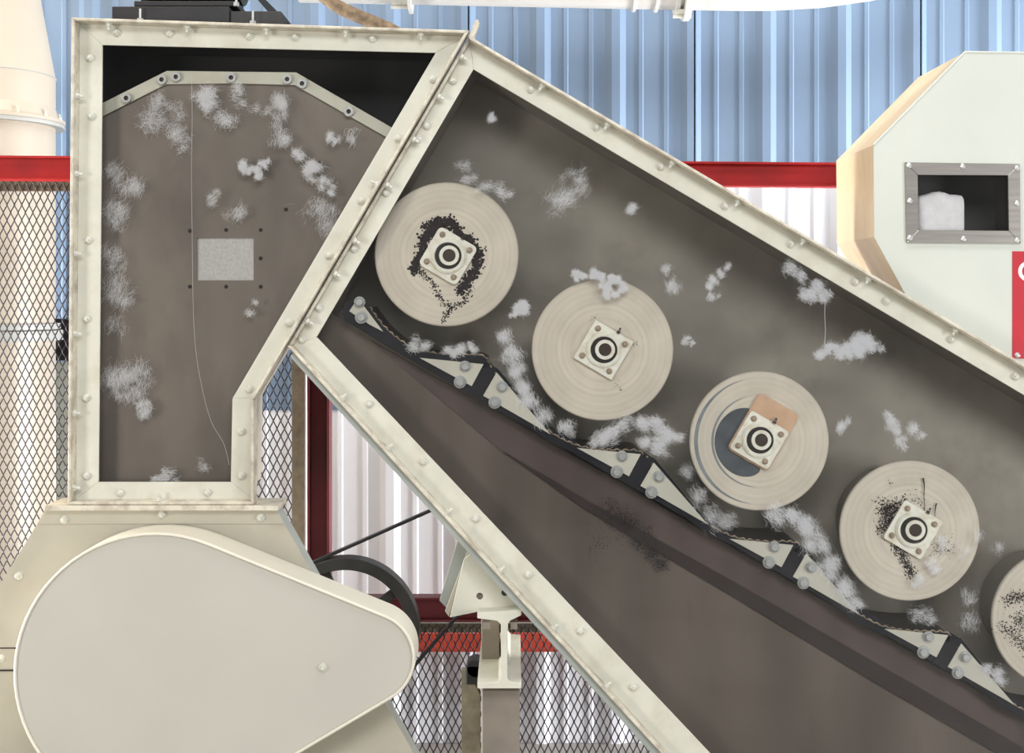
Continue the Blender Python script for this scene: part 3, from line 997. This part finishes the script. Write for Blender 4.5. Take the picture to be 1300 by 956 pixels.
obj('lower_seam', MB().ppx([(-230, 822), (30, 822), (30, 823.5), (-230, 823.5)], -0.0302, -0.0315, -0.0302).ppx([(-230, 850), (30, 850), (30, 852), (-230, 852)], -0.0302, -0.033, -0.0302), SEAM, bs)

C1, R1, C2, R2 = (197, 856), 180, (468, 836), 59
ang = math.atan2(C2[1] - C1[1], C2[0] - C1[0])
dist = math.hypot(C2[0] - C1[0], C2[1] - C1[1])
be = math.acos((R1 - R2) / dist)


def hull(grow=0.0):
    out = []
    n = 44
    for q in range(n + 1):
        t = ang + be + (2 * PI - 2 * be) * q / n
        out.append((C1[0] + (R1 + grow) * math.cos(t), C1[1] + (R1 + grow) * math.sin(t)))
    n = 20
    for q in range(n + 1):
        t = ang - be + 2 * be * q / n
        out.append((C2[0] + (R2 + grow) * math.cos(t), C2[1] + (R2 + grow) * math.sin(t)))
    return out


YG = -0.185
bgd = thing('belt_guard', 'large smooth pale teardrop belt guard bolted to the base', 'guard', P(260, 1036, YG))
hf = [Q(a, b, YG) for a, b in hull()]
hi = offset_poly(hf, -0.012)
obj('rim', MB().prism(hf, YG, -0.031, [offset_poly(hf, -0.005)]), GUARD_RIM, bgd, smooth=True, bevel=0.0015)
obj('face_plate', MB().prism(offset_poly(hf, -0.0055), YG + 0.004, YG + 0.010), GUARD, bgd)
obj('edge_bead', MB().tube([(p[0], YG + 0.001, p[1]) for p in offset_poly(hf, -0.005) + offset_poly(hf, -0.005)[:1]], 0.0042, 8, cap=False), GUARD_RIM, bgd, smooth=True)
put('face_bolt', BOLT, P(410, 847, YG + 0.0035), bgd)

# ------------------------------------------------------------------ big pulley, belt and small pulley
YPU = 0.44
pc = P(438, 803, YPU)
kp = S * (D + YPU) / D
pu = thing('belt_pulley', 'large black spoked pulley wheel behind the belt guard', 'pulley', (pc.x, YPU, pc.z))
obj('rim', MB().ring((pc.x, YPU, pc.z), (0, 1, 0), 79 * kp, 94 * kp, 0.075, 72), RUBBER, pu, smooth=True, bevel=0.002)
for q in range(5):
    a = math.radians(110 + 72 * q)
    d = Vector((math.cos(a), 0, math.sin(a)))
    n_ = Vector((-d.z, 0, d.x))
    p0, p1 = Vector((pc.x, YPU + 0.03, pc.z)) + d * 0.05, Vector((pc.x, YPU + 0.03, pc.z)) + d * 79.3 * kp
    mb = MB()
    v = [p0 + n_ * 0.022, p0 - n_ * 0.022, p1 - n_ * 0.016, p1 + n_ * 0.016]
    mb.add([w + Vector((0, 0, 0)) for w in v] + [w + Vector((0, 0.016, 0)) for w in v], [(0, 1, 2, 3), (7, 6, 5, 4), (0, 4, 5, 1), (1, 5, 6, 2), (2, 6, 7, 3), (3, 7, 4, 0)])
    obj('spoke', mb, RUBBER, pu)
obj('hub', MB().cyl((pc.x, -0.02, pc.z), (0, 1, 0), 0.022, 0.022, 0.54, 20).cyl((pc.x, YPU + 0.004, pc.z), (0, 1, 0), 0.055, 0.055, 0.067, 24), RUBBER, pu, smooth=True)
sc2 = P(742, 577, YPU)
sp = thing('drive_pulley', 'small dark drive pulley hidden behind the inclined machine', 'pulley', (sc2.x, YPU, sc2.z))
obj('wheel', MB().cyl((sc2.x, YPU, sc2.z), (0, 1, 0), 0.03, 0.03, 0.075, 24), RUBBER, sp, smooth=True)
obj('shaft', MB().cyl((sc2.x, 0.336, sc2.z), (0, 1, 0), 0.012, 0.012, 0.103, 12), GREYSTEEL, sp)
# belt round both
bl = MB()
a0 = Vector((sc2.x - pc.x, sc2.z - pc.z))
th = math.atan2(a0.y, a0.x)
rb1, rb2 = 94.2 * kp + 0.005, 0.0355
bb_ = math.acos((rb1 - rb2) / a0.length)
pth = []
for q in range(41):
    t = th + bb_ + (2 * PI - 2 * bb_) * q / 40
    pth.append((pc.x + rb1 * math.cos(t), pc.z + rb1 * math.sin(t)))
for q in range(13):
    t = th - bb_ + 2 * bb_ * q / 12
    pth.append((sc2.x + rb2 * math.cos(t), sc2.z + rb2 * math.sin(t)))
inn = offset_poly(pth, -0.0048)
out_ = offset_poly(pth, 0.0048)
obj_b = obj('drive_belt', MB().prism(out_, YPU + 0.02, YPU + 0.056, [inn]), BELT, smooth=True)
tag(obj_b, 'thin black drive belt running from pulley rim up behind the machine', 'belt')

# ------------------------------------------------------------------ support bracket and beam under the inclined machine
br = thing('support_bracket', 'white gusset bracket with two bolt holes under the inclined machine', 'bracket', P(620, 782, 0.05))
holes = []
for (a, b) in ((609, 757), (641, 752.5)):
    holes.append([(a + 4.4 * math.cos(2 * PI * q / 16), b + 4.4 * math.sin(2 * PI * q / 16)) for q in range(16)])
obj('front_plate', MB().ppx([(613, 690), (589, 710), (571, 784), (610, 776), (658, 772), (678, 767), (680, 762)], 0.04, 0.04, 0.05, holes), CREAM, br, bevel=0.001)
obj('rear_plate', MB().ppx([(585, 673), (600, 680), (613, 691), (592, 712), (574, 784), (557, 766)], 0.06, 0.10, 0.108), GREYSTEEL, br, bevel=0.001)
obj('hole_back', MB().ppx([(600, 745), (650, 740), (650, 765), (600, 768)], 0.055, 0.054, 0.058), BROWN, br)
obj('middle_plate', MB().ppx([(600, 682), (612, 690), (590, 711), (570, 783), (565, 776)], 0.06, 0.06, 0.068), CREAM_BASE, br, bevel=0.001)

ib = thing('support_beam', 'cream I-beam end carrying the bracket, brown column beneath', 'beam', (P(640, 0, 0.1).x, 0.1, 0))


def ibeam(x0, x1, ytop, ybot, web0, web1, tf):
    return [(x0, ytop), (x1, ytop - 4), (x1, ytop - 4 + tf), (web1 + 4, ytop + tf + 3), (web1, ytop + tf + 8), (web1, ybot - tf - 6), (web1 + 4, ybot - tf - 1), (x1, ybot - tf), (x1, ybot), (x0, ybot), (x0, ybot - tf), (web0 - 4, ybot - tf - 1), (web0, ybot - tf - 6), (web0, ytop + tf + 8), (web0 - 5, ytop + tf + 3), (x0, ytop + tf)]


obj('i_section', MB().ppx(ibeam(606, 662, 778, 874, 636, 644, 7), -0.02, -0.02, 0.58), CREAM, ib, bevel=0.0015)
obj('column', MB().box(P(611, 0, 0.25).x, P(634, 0, 0.25).x, 0.25, 0.45, 0, P(0, 786, 0.25).z), BROWN, ib, bevel=0.003, label='brown column')
obj('column_foot', MB().box(P(612, 0, 0.1).x, P(660, 0, 0.1).x, 0.05, 0.24, 0, P(0, 876, 0.05).z - 0.002), BROWN, ib, bevel=0.004)
for (a, b) in ((618, 789), (653, 789)):
    obj('clip', MB().box(P(a - 5, 0, 0.02).x, P(a + 4, 0, 0.02).x, 0.0, 0.05, P(0, b + 8, 0.02).z, P(0, b - 1, 0.02).z), BROWN, ib)

pb = thing('bearing_block', 'small black bearing block on tan foot left of the column', 'bearing', P(598, 900, 0.3))
obj('cap', MB().cyl((P(604, 0, 0.3).x, 0.27, P(0, 846, 0.3).z), (0, 1, 0), 13 * S, 13 * S, 0.07, 18).box(P(592, 0, 0.3).x, P(610, 0, 0.3).x, 0.27, 0.34, P(0, 866, 0.3).z, P(0, 842, 0.3).z), MOTOR, pb, bevel=0.004)
obj('foot', MB().ppx([(586, 850), (594, 850), (610, 880), (610, 1158), (586, 1158)], 0.3, 0.28, 0.33), OLIVE, pb)

cc = thing('cable_clamp', 'black cable clamp hanging under the lower end of the inclined machine', 'clamp', P(745, 852, 0.06))
obj('jaw', MB().cyl(P(737, 842, 0.05), P(762, 864, 0.05) - P(737, 842, 0.05), 0.014, 0.011, 0.075, 12), CABLE, cc, smooth=True)
obj('knob', MB().cyl(P(744, 838, 0.04), (0, 1, 0), 0.014, 0.014, 0.03, 10), CABLE, cc)
obj('knob', MB().cyl(P(753, 848, 0.04), (0, 1, 0), 0.013, 0.013, 0.03, 10), CABLE, cc)
obj('knob', MB().cyl(P(738, 850, 0.04), (0, 1, 0), 0.011, 0.011, 0.03, 10), CABLE, cc)

# ------------------------------------------------------------------ hood at right
YH = 0.06
hd = thing('feeder_hood', 'big cream angular hood with a framed window standing on the incline', 'hood', P(1300, 500, 0.3))
hp = [(1225, 66), (1530, 70), (1530, 604), (1165, 402), (1110, 301), (1109, 184)]
wo = [(1160, 217), (1284, 218), (1284, 298), (1160, 298)]
obj('front_sheet', MB().ppx(hp, YH, YH, YH + 0.006, [wo]), HOOD, hd)
q_ = [Q(a, b, YH) for a, b in hp]
YB = YH + 0.49


def side(i, j, m, name):
    mb = MB()
    a, b = q_[i], q_[j]
    d = Vector((b[0] - a[0], b[1] - a[1])).normalized()
    n = Vector((-d.y, d.x)) * 0.005
    cen = Vector((sum(p[0] for p in q_) / 6, sum(p[1] for p in q_) / 6))
    if n.dot(cen - Vector(a)) < 0:
        n = -n
    mb.prism([a, b, (b[0] + n.x, b[1] + n.y), (a[0] + n.x, a[1] + n.y)], YH + 0.0065, YB)
    return obj(name, mb, m, hd)


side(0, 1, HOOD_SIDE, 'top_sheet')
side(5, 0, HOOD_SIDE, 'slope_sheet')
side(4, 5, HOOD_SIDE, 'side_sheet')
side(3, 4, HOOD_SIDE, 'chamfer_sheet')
side(1, 2, HOOD, 'side_sheet')
obj('rear_sheet', MB().prism(offset_poly(q_, -0.006), YB - 0.006, YB), HOOD, hd)
obj('slope_lip', MB().tube([(q_[5][0], YH + 0.001, q_[5][1]), (q_[0][0], YH + 0.001, q_[0][1]), (q_[1][0], YH + 0.001, q_[1][1])], 0.004, 8), HOOD, hd, smooth=True)
fo = [(1149, 206), (1295, 208), (1296, 309), (1151, 308)]
fi = [(1165, 222), (1280, 222.5), (1281, 293), (1166, 292)]
for q in range(4):
    q2 = (q + 1) % 4
    obj('window_frame', MB().ppx([fo[q], fo[q2], fi[q2], fi[q]], YH - 0.008, YH - 0.008, YH - 0.0005), STEEL, hd, bevel=0.0012)
obj('window_pane', MB().ppx([(1161, 218), (1283, 219), (1283, 297), (1161, 297)], YH + 0.001, YH + 0.001, YH + 0.004), GLASS_H, hd)
SCR = MB().cyl((0, 0, 0), (0, -1, 0), 0.0095, 0.008, 0.004, 16).cyl((0, -0.004, 0), (0, -1, 0), 0.008, 0.003, 0.003, 16)
me_s = bpy.data.meshes.new('frame_screw')
me_s.from_pydata(SCR.v, [], SCR.f)
me_s.materials.append(STUD)
for (a, b) in ((1154, 210), (1222, 211), (1291, 213), (1155, 255), (1291, 258), (1155, 302), (1223, 303), (1291, 305)):
    put('frame_screw', me_s, P(a, b, YH - 0.0082), hd)
bx0, bx1, bz0, bz1 = P(1150, 0, YH).x, P(1294, 0, YH).x, P(0, 306, YH).z, P(0, 208, YH).z
ib_ = MB().box(bx0, bx1, YH + 0.20, YH + 0.206, bz0, bz1).box(bx0, bx0 + 0.004, YH + 0.007, YH + 0.2, bz0, bz1).box(bx1 - 0.004, bx1, YH + 0.007, YH + 0.2, bz0, bz1)
ib_.box(bx0 + 0.004, bx1 - 0.004, YH + 0.007, YH + 0.2, bz0, bz0 + 0.004).box(bx0 + 0.004, bx1 - 0.004, YH + 0.007, YH + 0.2, bz1 - 0.004, bz1)
obj('inner_box', ib_, DARKBOX, hd)

sg = thing('warning_sign', 'red sign plate with white letter at the right edge of the hood', 'sign', P(1330, 456, YH))
obj('plate', MB().ppx([(1285.5, 319), (1380, 320), (1380, 457), (1285.5, 455)], YH - 0.003, YH - 0.003, YH - 0.0005), SIGN, sg)
tc = bpy.data.curves.new('letter', 'FONT')
tc.body = 'C'
tc.size = 36 * S
tc.extrude = 0.0006
tc.offset = 0.0015
tc.align_x = 'LEFT'
tc.materials.append(SIGN_W)
tmp = bpy.data.objects.new('letter_curve', tc)
COL.objects.link(tmp)
bpy.context.view_layer.update()
lme = bpy.data.meshes.new_from_object(tmp.evaluated_get(bpy.context.evaluated_depsgraph_get()))
bpy.data.objects.remove(tmp)
lme.name = 'letter'
if not lme.materials:
    lme.materials.append(SIGN_W)
put('letter', lme, P(1291.5, 356.5, YH - 0.0042), sg, (PI / 2, 0, 0))
for (a, b) in ((1291.5, 453),):
    put('sign_screw', me_s, P(a, b - 2, YH - 0.0032), sg)

# ------------------------------------------------------------------ motor on top of the tower
mt = thing('drive_motor', 'black motor on a base plate on top of the tower', 'motor', P(250, 29, 0.15))
yM = 0.06


def slab(x0, x1, t, b, ya, yb_, m, name, bev=0.003):
    return obj(name, MB().box(P(x0, 0, ya).x, P(x1, 0, ya).x, ya, yb_, P(0, b, ya).z, P(0, t, ya).z), m, mt, bevel=bev)


slab(142, 291, 8, 33, yM, 0.31, MOTOR, 'base_plate')
slab(292, 357, 14, 34, yM + 0.01, 0.31, RUBBER, 'base_plate_end')
slab(170, 300, 1, 7.8, yM + 0.02, 0.30, MOTOR, 'rail')
mo = MB().cyl((P(182, 0, 0.2).x, 0.21, P(0, -40, 0.2).z), (1, 0, 0), 0.12, 0.12, 0.33, 32)
obj('motor_body', mo, MOTOR, mt, smooth=True)
for q in range(12):
    obj('cooling_fin', MB().ring((P(190 + q * 9, 0, 0.2).x, 0.21, P(0, -40, 0.2).z), (1, 0, 0), 0.121, 0.130, 0.008, 32), MOTOR, mt, smooth=True)
obj('strut', MB().prism([Q(322, -6, 0.2), Q(332, -6, 0.2), Q(372, 35, 0.2), Q(358, 35, 0.2)], 0.2, 0.22), CABLE, mt)
for (a, b) in ((178, 28), (321, 31)):
    p = P(a, b, 0.045)
    obj('stud', MB().cyl((p.x, p.y, p.z - 0.012), (0, 0, 1), 0.004, 0.004, 0.055, 8).cyl((p.x, p.y, p.z), (0, 0, 1), 0.011, 0.011, 0.011, 6), ZINC, mt)
obj('stud', MB().cyl(P(300, 8, 0.055), (0, 0, 1), 0.010, 0.010, 0.012, 6).cyl(P(300, 8, 0.055), (0, 0, 1), 0.004, 0.004, 0.03, 8), ZINC, mt)

# hose
hs = [(392, -22), (412, -4), (430, 9), (447, 17), (463, 24), (480, 31), (500, 40), (515, 50)]
tag(obj('rubber_hose', MB().tube([P(a, b, 0.40) for a, b in dense(hs, 5)], 0.0235, 14), HOSE, smooth=True), 'thick mottled brown hose bending down behind the tower top', 'hose')

# overhead white tube
yo = 0.85
tb = thing('overhead_tube', 'white tube with clamp rings running across the top of the picture', 'duct', P(800, -30, yo))
ko = S * (D + yo) / D


def tube_axis(pts):
    return [P(a, b, yo) for a, b in pts]


RT = 44
obj('straight_section', MB().tube(tube_axis([(380, -41.5), (515, -39), (868, -32)]), RT * ko, 32), TUBE, tb, smooth=True)
obj('elbow_section', MB().tube(tube_axis([(870, -32), (930, -31), (980, -31), (1040, -34.5), (1100, -43), (1150, -54), (1240, -90)]), RT * ko, 32), TUBE, tb, smooth=True)
for (a, b, w, e, m) in ((804, -33.5, 4, 4, TUBE), (832, -33, 4, 4, TUBE), (858, -32, 5, 5, TUBE), (870, -32, 8, 14, TUBE)):
    p = P(a, b, yo)
    obj('clamp_ring', MB().ring((p.x - w * ko / 2, p.y, p.z), (1, 0.0, 0.02), (RT + 0.2) * ko, (RT + e) * ko, w * ko, 40), m, tb, smooth=True)
for (a, b, cb) in ((508, 3, 0), (866, 15, 0)):
    p = P(a, b, yo - 0.02)
    obj('clamp_bolt', MB().box(p.x - 0.03, p.x + 0.03, p.y - 0.02, p.y + 0.02, p.z - 0.012, p.z + 0.006).cyl((p.x - 0.035, p.y, p.z - 0.015), (1, 0, 0), 0.010, 0.010, 0.07, 8), PBOLT, tb)
p = P(518, -39, yo)
obj('clamp_ring', MB().ring((p.x, p.y, p.z), (1, 0, 0.02), (RT + 0.2) * ko, (RT + 12) * ko, 4 * ko, 40), TUBE, tb, smooth=True)
for a in (600, 1000):
    p = P(a, -40, yo)
    obj('hanger_rod', MB().cyl((p.x, p.y, p.z + RT * ko - 0.004), (0, 0, 1), 0.006, 0.006, 2.0, 8), GREYSTEEL, tb)


# ------------------------------------------------------------------ flying cotton
def tuft(label, spec, y, dens=1.0, depth=0.012, flow=None, seed=0):
    """spec: (px, py, radius px, weight) lobes; a tuft is a cloud of fine curled fibres"""
    r = random.Random(seed * 977 + int(spec[0][0] * 13 + spec[0][1]))
    v, f = [], []
    for lobe in spec:
        a, b, rad = lobe[:3]
        wgt = lobe[3] if len(lobe) > 3 else 1.0
        n = int(17 * dens * wgt * rad ** 1.55) + 20
        kk = S * (D + y) / D
        # a few sub-centres make the cloud lumpy
        subs = [(r.gauss(0, rad * 0.42), r.gauss(0, rad * 0.42)) for _ in range(max(5, int(rad / 1.3)))]
        for _ in range(n):
            sx, sy = r.choice(subs)
            u = a + sx + r.gauss(0, rad * 0.30)
            w = b + sy + r.gauss(0, rad * 0.30)
            yy = y + max(-depth, min(depth, r.gauss(0, depth * 0.5)))
            p = P(u, w, yy)
            L_ = rad * r.uniform(0.35, 0.95 if dens < 0.58 else 1.15) * kk
            if flow and r.random() < 0.75:
                th_ = math.radians(flow) + r.gauss(0, 0.30)
            else:
                th_ = r.uniform(0, 2 * PI)
            d = Vector((math.cos(th_), r.uniform(-0.3, 0.3), math.sin(th_)))
            cur = r.uniform(-1.4, 1.4)
            wd = r.uniform(0.00018, 0.00042) * (0.5 if dens < 0.58 else 0.8 if dens < 1 else 1.0)
            m = 3
            n0 = len(v)
            q = p - d * L_ * 0.5
            for s in range(m + 1):
                side_ = Vector((-d.z, r.uniform(-0.6, 0.6), d.x)).normalized() * wd * (0.5 if s in (0, m) else 1)
                yv = max(y - depth, min(y + depth, q.y))
                v.append((q.x + side_.x, yv, q.z + side_.z))
                v.append((q.x - side_.x, yv, q.z - side_.z))
                q = q + d * (L_ / m)
                c_, s_ = math.cos(cur / m), math.sin(cur / m)
                d = Vector((d.x * c_ - d.z * s_, d.y, d.x * s_ + d.z * c_))
            for s in range(m):
                e = n0 + s * 2
                f.append((e, e + 1, e + 3, e + 2))
    cen = P(spec[0][0], spec[0][1], y)
    me = bpy.data.meshes.new('cotton_tuft')
    me.from_pydata([(p[0] - cen.x, p[1] - cen.y, p[2] - cen.z) for p in v], [], f)
    me.materials.append(COTTON)
    o = bpy.data.objects.new('cotton_tuft', me)
    o.location = cen
    COL.objects.link(o)
    return tag(o, label, 'cotton', 'loose cotton flying in the machine')


yt = 0.026
TUFTS = [
    # tower
    ('wispy wide cotton cloud under the left bend of the arched strip', [(200, 132, 13, .6), (195, 155, 18, .5), (225, 140, 12, .4), (228, 172, 16, .5), (232, 188, 10, .3)], yt, .45, None),
    ('fluffy cotton clump just below the middle left of the arched strip', [(258, 122, 13, 1), (262, 135, 10, 1), (285, 150, 12, .5), (300, 115, 11, .35)], yt, .6, None),
    ('long faint cotton strand below the top of the arch', [(305, 134, 9, .4), (325, 139, 8, .4), (342, 138, 8, .4)], yt, .5, -5),
    ('bright upright cotton clump below the right bend of the arch', [(352, 128, 12, 1), (358, 140, 10, 1), (350, 150, 8, .6), (355, 170, 12, .6), (362, 182, 10, .7)], yt, .55, 80),
    ('small bright bow-tie cotton tuft left of centre in the tower', [(308, 212, 7, 1.4), (318, 216, 5, 1.2), (328, 219, 7, 1.4), (335, 208, 6, .9)], yt, 1.1, None),
    ('ragged cotton tuft trailing down to the right in the tower', [(378, 196, 8, 1), (398, 211, 11, 1), (394, 221, 8, 1), (408, 231, 8, .8), (420, 243, 7, .6)], yt, .7, -40),
    ('small crescent of cotton near the right diagonal of the tower', [(420, 176, 7, 1), (424, 180, 5, .9), (445, 172, 10, .2)], yt, .7, 70),
    ('faint pair of cotton puffs above the lit square opening', [(270, 256, 9, .7), (276, 248, 7, .6), (298, 272, 12, .5), (305, 266, 8, .4)], yt, .5, 50),
    ('big vertical wisp of cotton along the upper left tower edge', [(148, 218, 13, .6), (160, 240, 16, .5), (172, 238, 12, .5), (152, 265, 18, .5), (145, 285, 12, .4)], yt, .42, 65),
    ('faint cotton haze along the left tower edge beside the lit square opening', [(142, 320, 12, .5), (150, 335, 12, .5), (145, 372, 18, .5), (158, 382, 12, .5), (146, 410, 12, .3)], yt, .42, 75),
    ('soft broad cotton puff low at the left tower edge', [(145, 480, 18, .6), (165, 475, 16, .6), (180, 480, 14, .6), (172, 500, 14, .4), (152, 502, 12, .4)], yt, .5, 80),
    ('small cotton puff below the broad puff low in the tower', [(181, 519, 9, .8), (185, 526, 8, .7)], yt, .6, -60),
    ('flat cotton fluff lying on the bottom edge of the tower window', [(205, 609, 7, .8), (215, 606, 8, .9), (198, 608, 6, .6)], yt, .7, 5),
    ('pale cotton haze against the right diagonal of the tower', [(410, 270, 18, .35), (420, 292, 16, .35), (400, 262, 12, .3)], yt, .5, 70),
    ('tiny faint wisp right of the lit square opening', [(318, 395, 6, .5), (323, 384, 5, .4)], yt, .7, 60),
    ('tiny faint fluff low right in the tower window', [(258, 589, 8, .5)], yt, .5, 0),
    # inclined machine
    ('tiny cotton puff high at the upper left of the incline', [(625, 148, 6, .9), (624, 153, 5, .7)], yt, .8, 70),
    ('curved cotton streak above and right of the topmost disc', [(587, 212, 8, .7), (595, 228, 9, .7), (612, 240, 9, .8), (635, 244, 11, .7), (648, 246, 7, .5)], yt, .55, -15),
    ('wide curled cotton wisp high in the middle of the incline', [(710, 255, 15, .5), (722, 250, 14, .5), (736, 240, 11, .6), (738, 225, 10, .6), (720, 222, 9, .3)], yt, .5, 50),
    ('small soft cotton puff below the middle of the upper frame bar', [(800, 266, 8, 1), (804, 263, 5, .7)], yt, .6, 20),
    ('lumpy cotton string looped over the top of the second disc', [(732, 349, 6, 1.6), (740, 350, 5, 1.5), (755, 348, 6, 1.8), (762, 353, 5, 1.5), (768, 364, 6, 1.4), (772, 372, 6, 1.6), (782, 374, 5, 1.5), (791, 368, 5, 1.6), (786, 358, 6, 1.4), (776, 355, 6, 1.4)], 0.023, 1.3, None),
    ('bright cotton nub between the first and second discs', [(662, 393, 8, 1.6), (668, 388, 6, 1.4), (653, 397, 5, 1)], yt, 1.2, 15),
    ('faint upright cotton puff right of the second disc top', [(847, 343, 8, .9), (851, 362, 11, .8), (858, 370, 8, .5)], yt, .5, -75),
    ('slanting branched cotton wisp in the middle of the incline', [(922, 338, 5, .9), (914, 347, 6, .9), (904, 358, 7, 1), (900, 363, 6, .9), (906, 378, 6, .7)], yt, .75, 50),
    ('cotton clump hanging just under the upper frame bar at right', [(1005, 342, 11, .5), (1018, 348, 9, .6), (1036, 360, 10, .8), (1028, 376, 10, 1.1), (1045, 374, 9, 1.1), (1020, 378, 7, .7)], yt, .65, -35),
    ('bright ragged cotton clump right of the third disc top', [(1044, 452, 8, 1.3), (1053, 445, 8, 1.3), (1074, 445, 11, 1.4), (1085, 438, 10, 1.5), (1098, 432, 10, 1.5), (1108, 437, 8, 1.3), (1092, 448, 9, 1.2), (1065, 450, 7, 1.2)], yt, .75, None),
    ('small faint cotton puff right of the third disc', [(1069, 543, 9, .9)], yt, .6, 70),
    ('ragged cotton wisp above the fourth disc', [(1130, 533, 9, 1), (1138, 548, 9, 1), (1146, 565, 9, .7), (1160, 546, 9, .8), (1168, 553, 7, .6)], yt, .6, -60),
    ('tiny cotton fleck right of the second disc', [(872, 432, 6, .8), (880, 436, 4, .7)], yt, .8, 0),
    ('thin cotton caught in the screen under the first disc', [(524, 435, 9, .6), (538, 440, 8, .6), (570, 445, 8, 1.2), (585, 443, 8, 1.3), (598, 444, 7, 1)], yt, .7, -10),
    ('tall cotton streak sweeping down at the left of the second disc', [(640, 428, 11, .7), (650, 450, 12, .8), (655, 470, 12, .9), (662, 492, 12, .9), (672, 510, 12, .8), (686, 527, 12, .6), (715, 545, 10, .8)], yt, .6, -68),
    ('cotton being swept along the screen beneath the second disc', [(768, 553, 11, 1), (780, 546, 11, .9), (758, 558, 9, .8), (795, 536, 9, .4)], yt, .65, 25),
    ('thick cotton clump between the second and third discs', [(818, 537, 11, 1), (832, 543, 11, 1.1), (845, 552, 10, 1.1), (820, 562, 9, 1), (836, 566, 10, .9), (860, 556, 8, 1.2), (842, 560, 9, 1)], yt, .7, -30),
    ('cotton streak sweeping under the third disc', [(870, 600, 10, .5), (885, 630, 13, .6), (905, 655, 13, .7), (925, 665, 12, .6)], yt, .55, -45),
    ('cotton sweeping down between the third and fourth discs', [(985, 655, 14, .6), (1005, 655, 12, .8), (1022, 665, 14, .9), (1036, 690, 14, .9), (1052, 720, 14, .9), (1072, 748, 13, 1), (1085, 765, 10, .9)], yt, .6, -58),
    ('faint cotton puff under the fourth disc', [(1170, 782, 9, .7), (1180, 785, 9, .7), (1160, 780, 8, .5)], yt, .55, -5),
    ('vertical cotton haze between the fourth and lowest discs', [(1225, 700, 10, .4), (1232, 760, 11, .5), (1228, 790, 12, .5), (1240, 680, 9, .4), (1268, 695, 9, .4)], yt, .5, 88),
    ('cotton fluff at the bottom right beneath the lowest disc', [(1270, 858, 10, .9), (1255, 852, 9, .6)], yt, .6, -20),
    ('loose lint hanging below the fourth bearing on its disc', [(1186, 725, 7, 1), (1182, 716, 6, .8), (1168, 738, 8, .8), (1196, 690, 8, .5)], 0.032, .7, 60),
]
for si, (lab, spec, y, dn, flow) in enumerate(TUFTS):
    tuft(lab, spec, y, dn, 0.003 if y == 0.032 else 0.006, flow, si)
lt = MB().tube([P(1047.5, 378, yt), P(1047, 400, yt), P(1048, 420, yt), P(1047, 436, yt)], 0.0009, 5)
tag(obj('pale_thread', lt, COTTON), 'thin lint thread hanging between two cotton clumps at right', 'thread')

# cotton packed behind the hood window
cb = MB()
bm = bmesh.new()
x0, x1, z0, z1 = P(1160, 0, YH + 0.06).x, P(1221, 0, YH + 0.06).x, bz0 + 0.0045, P(0, 246, YH + 0.06).z
bmesh.ops.create_icosphere(bm, subdivisions=5, radius=1.0)
for w in bm.verts:
    m_ = (abs(w.co.x) ** 6 + abs(w.co.y) ** 6 + abs(w.co.z) ** 6) ** (1 / 6)
    w.co = w.co / m_
    e = 1 + 0.035 * math.sin(5 * w.co.x + 2 * w.co.z) + rnd.uniform(-.01, .01)
    w.co.x = (x0 + x1) / 2 + w.co.x * (x1 - x0) / 2
    w.co.y = YH + 0.065 + w.co.y * 0.05 * e
    w.co.z = z0 + (w.co.z + 1) / 2 * (z1 - z0) * (e if w.co.z > 0 else 1)
cb.add([tuple(w.co) for w in bm.verts], [tuple(q.index for q in fc.verts) for fc in bm.faces])
bm.free()
FLUFF = mat('packed_cotton', (0.82, 0.80, 0.82), 0.9, var=0.06, scale=40, bump=0.5, bump_scale=120)
tag(obj('cotton_batt', cb, FLUFF, smooth=True), 'rounded block of packed white cotton behind the hood window', 'cotton')
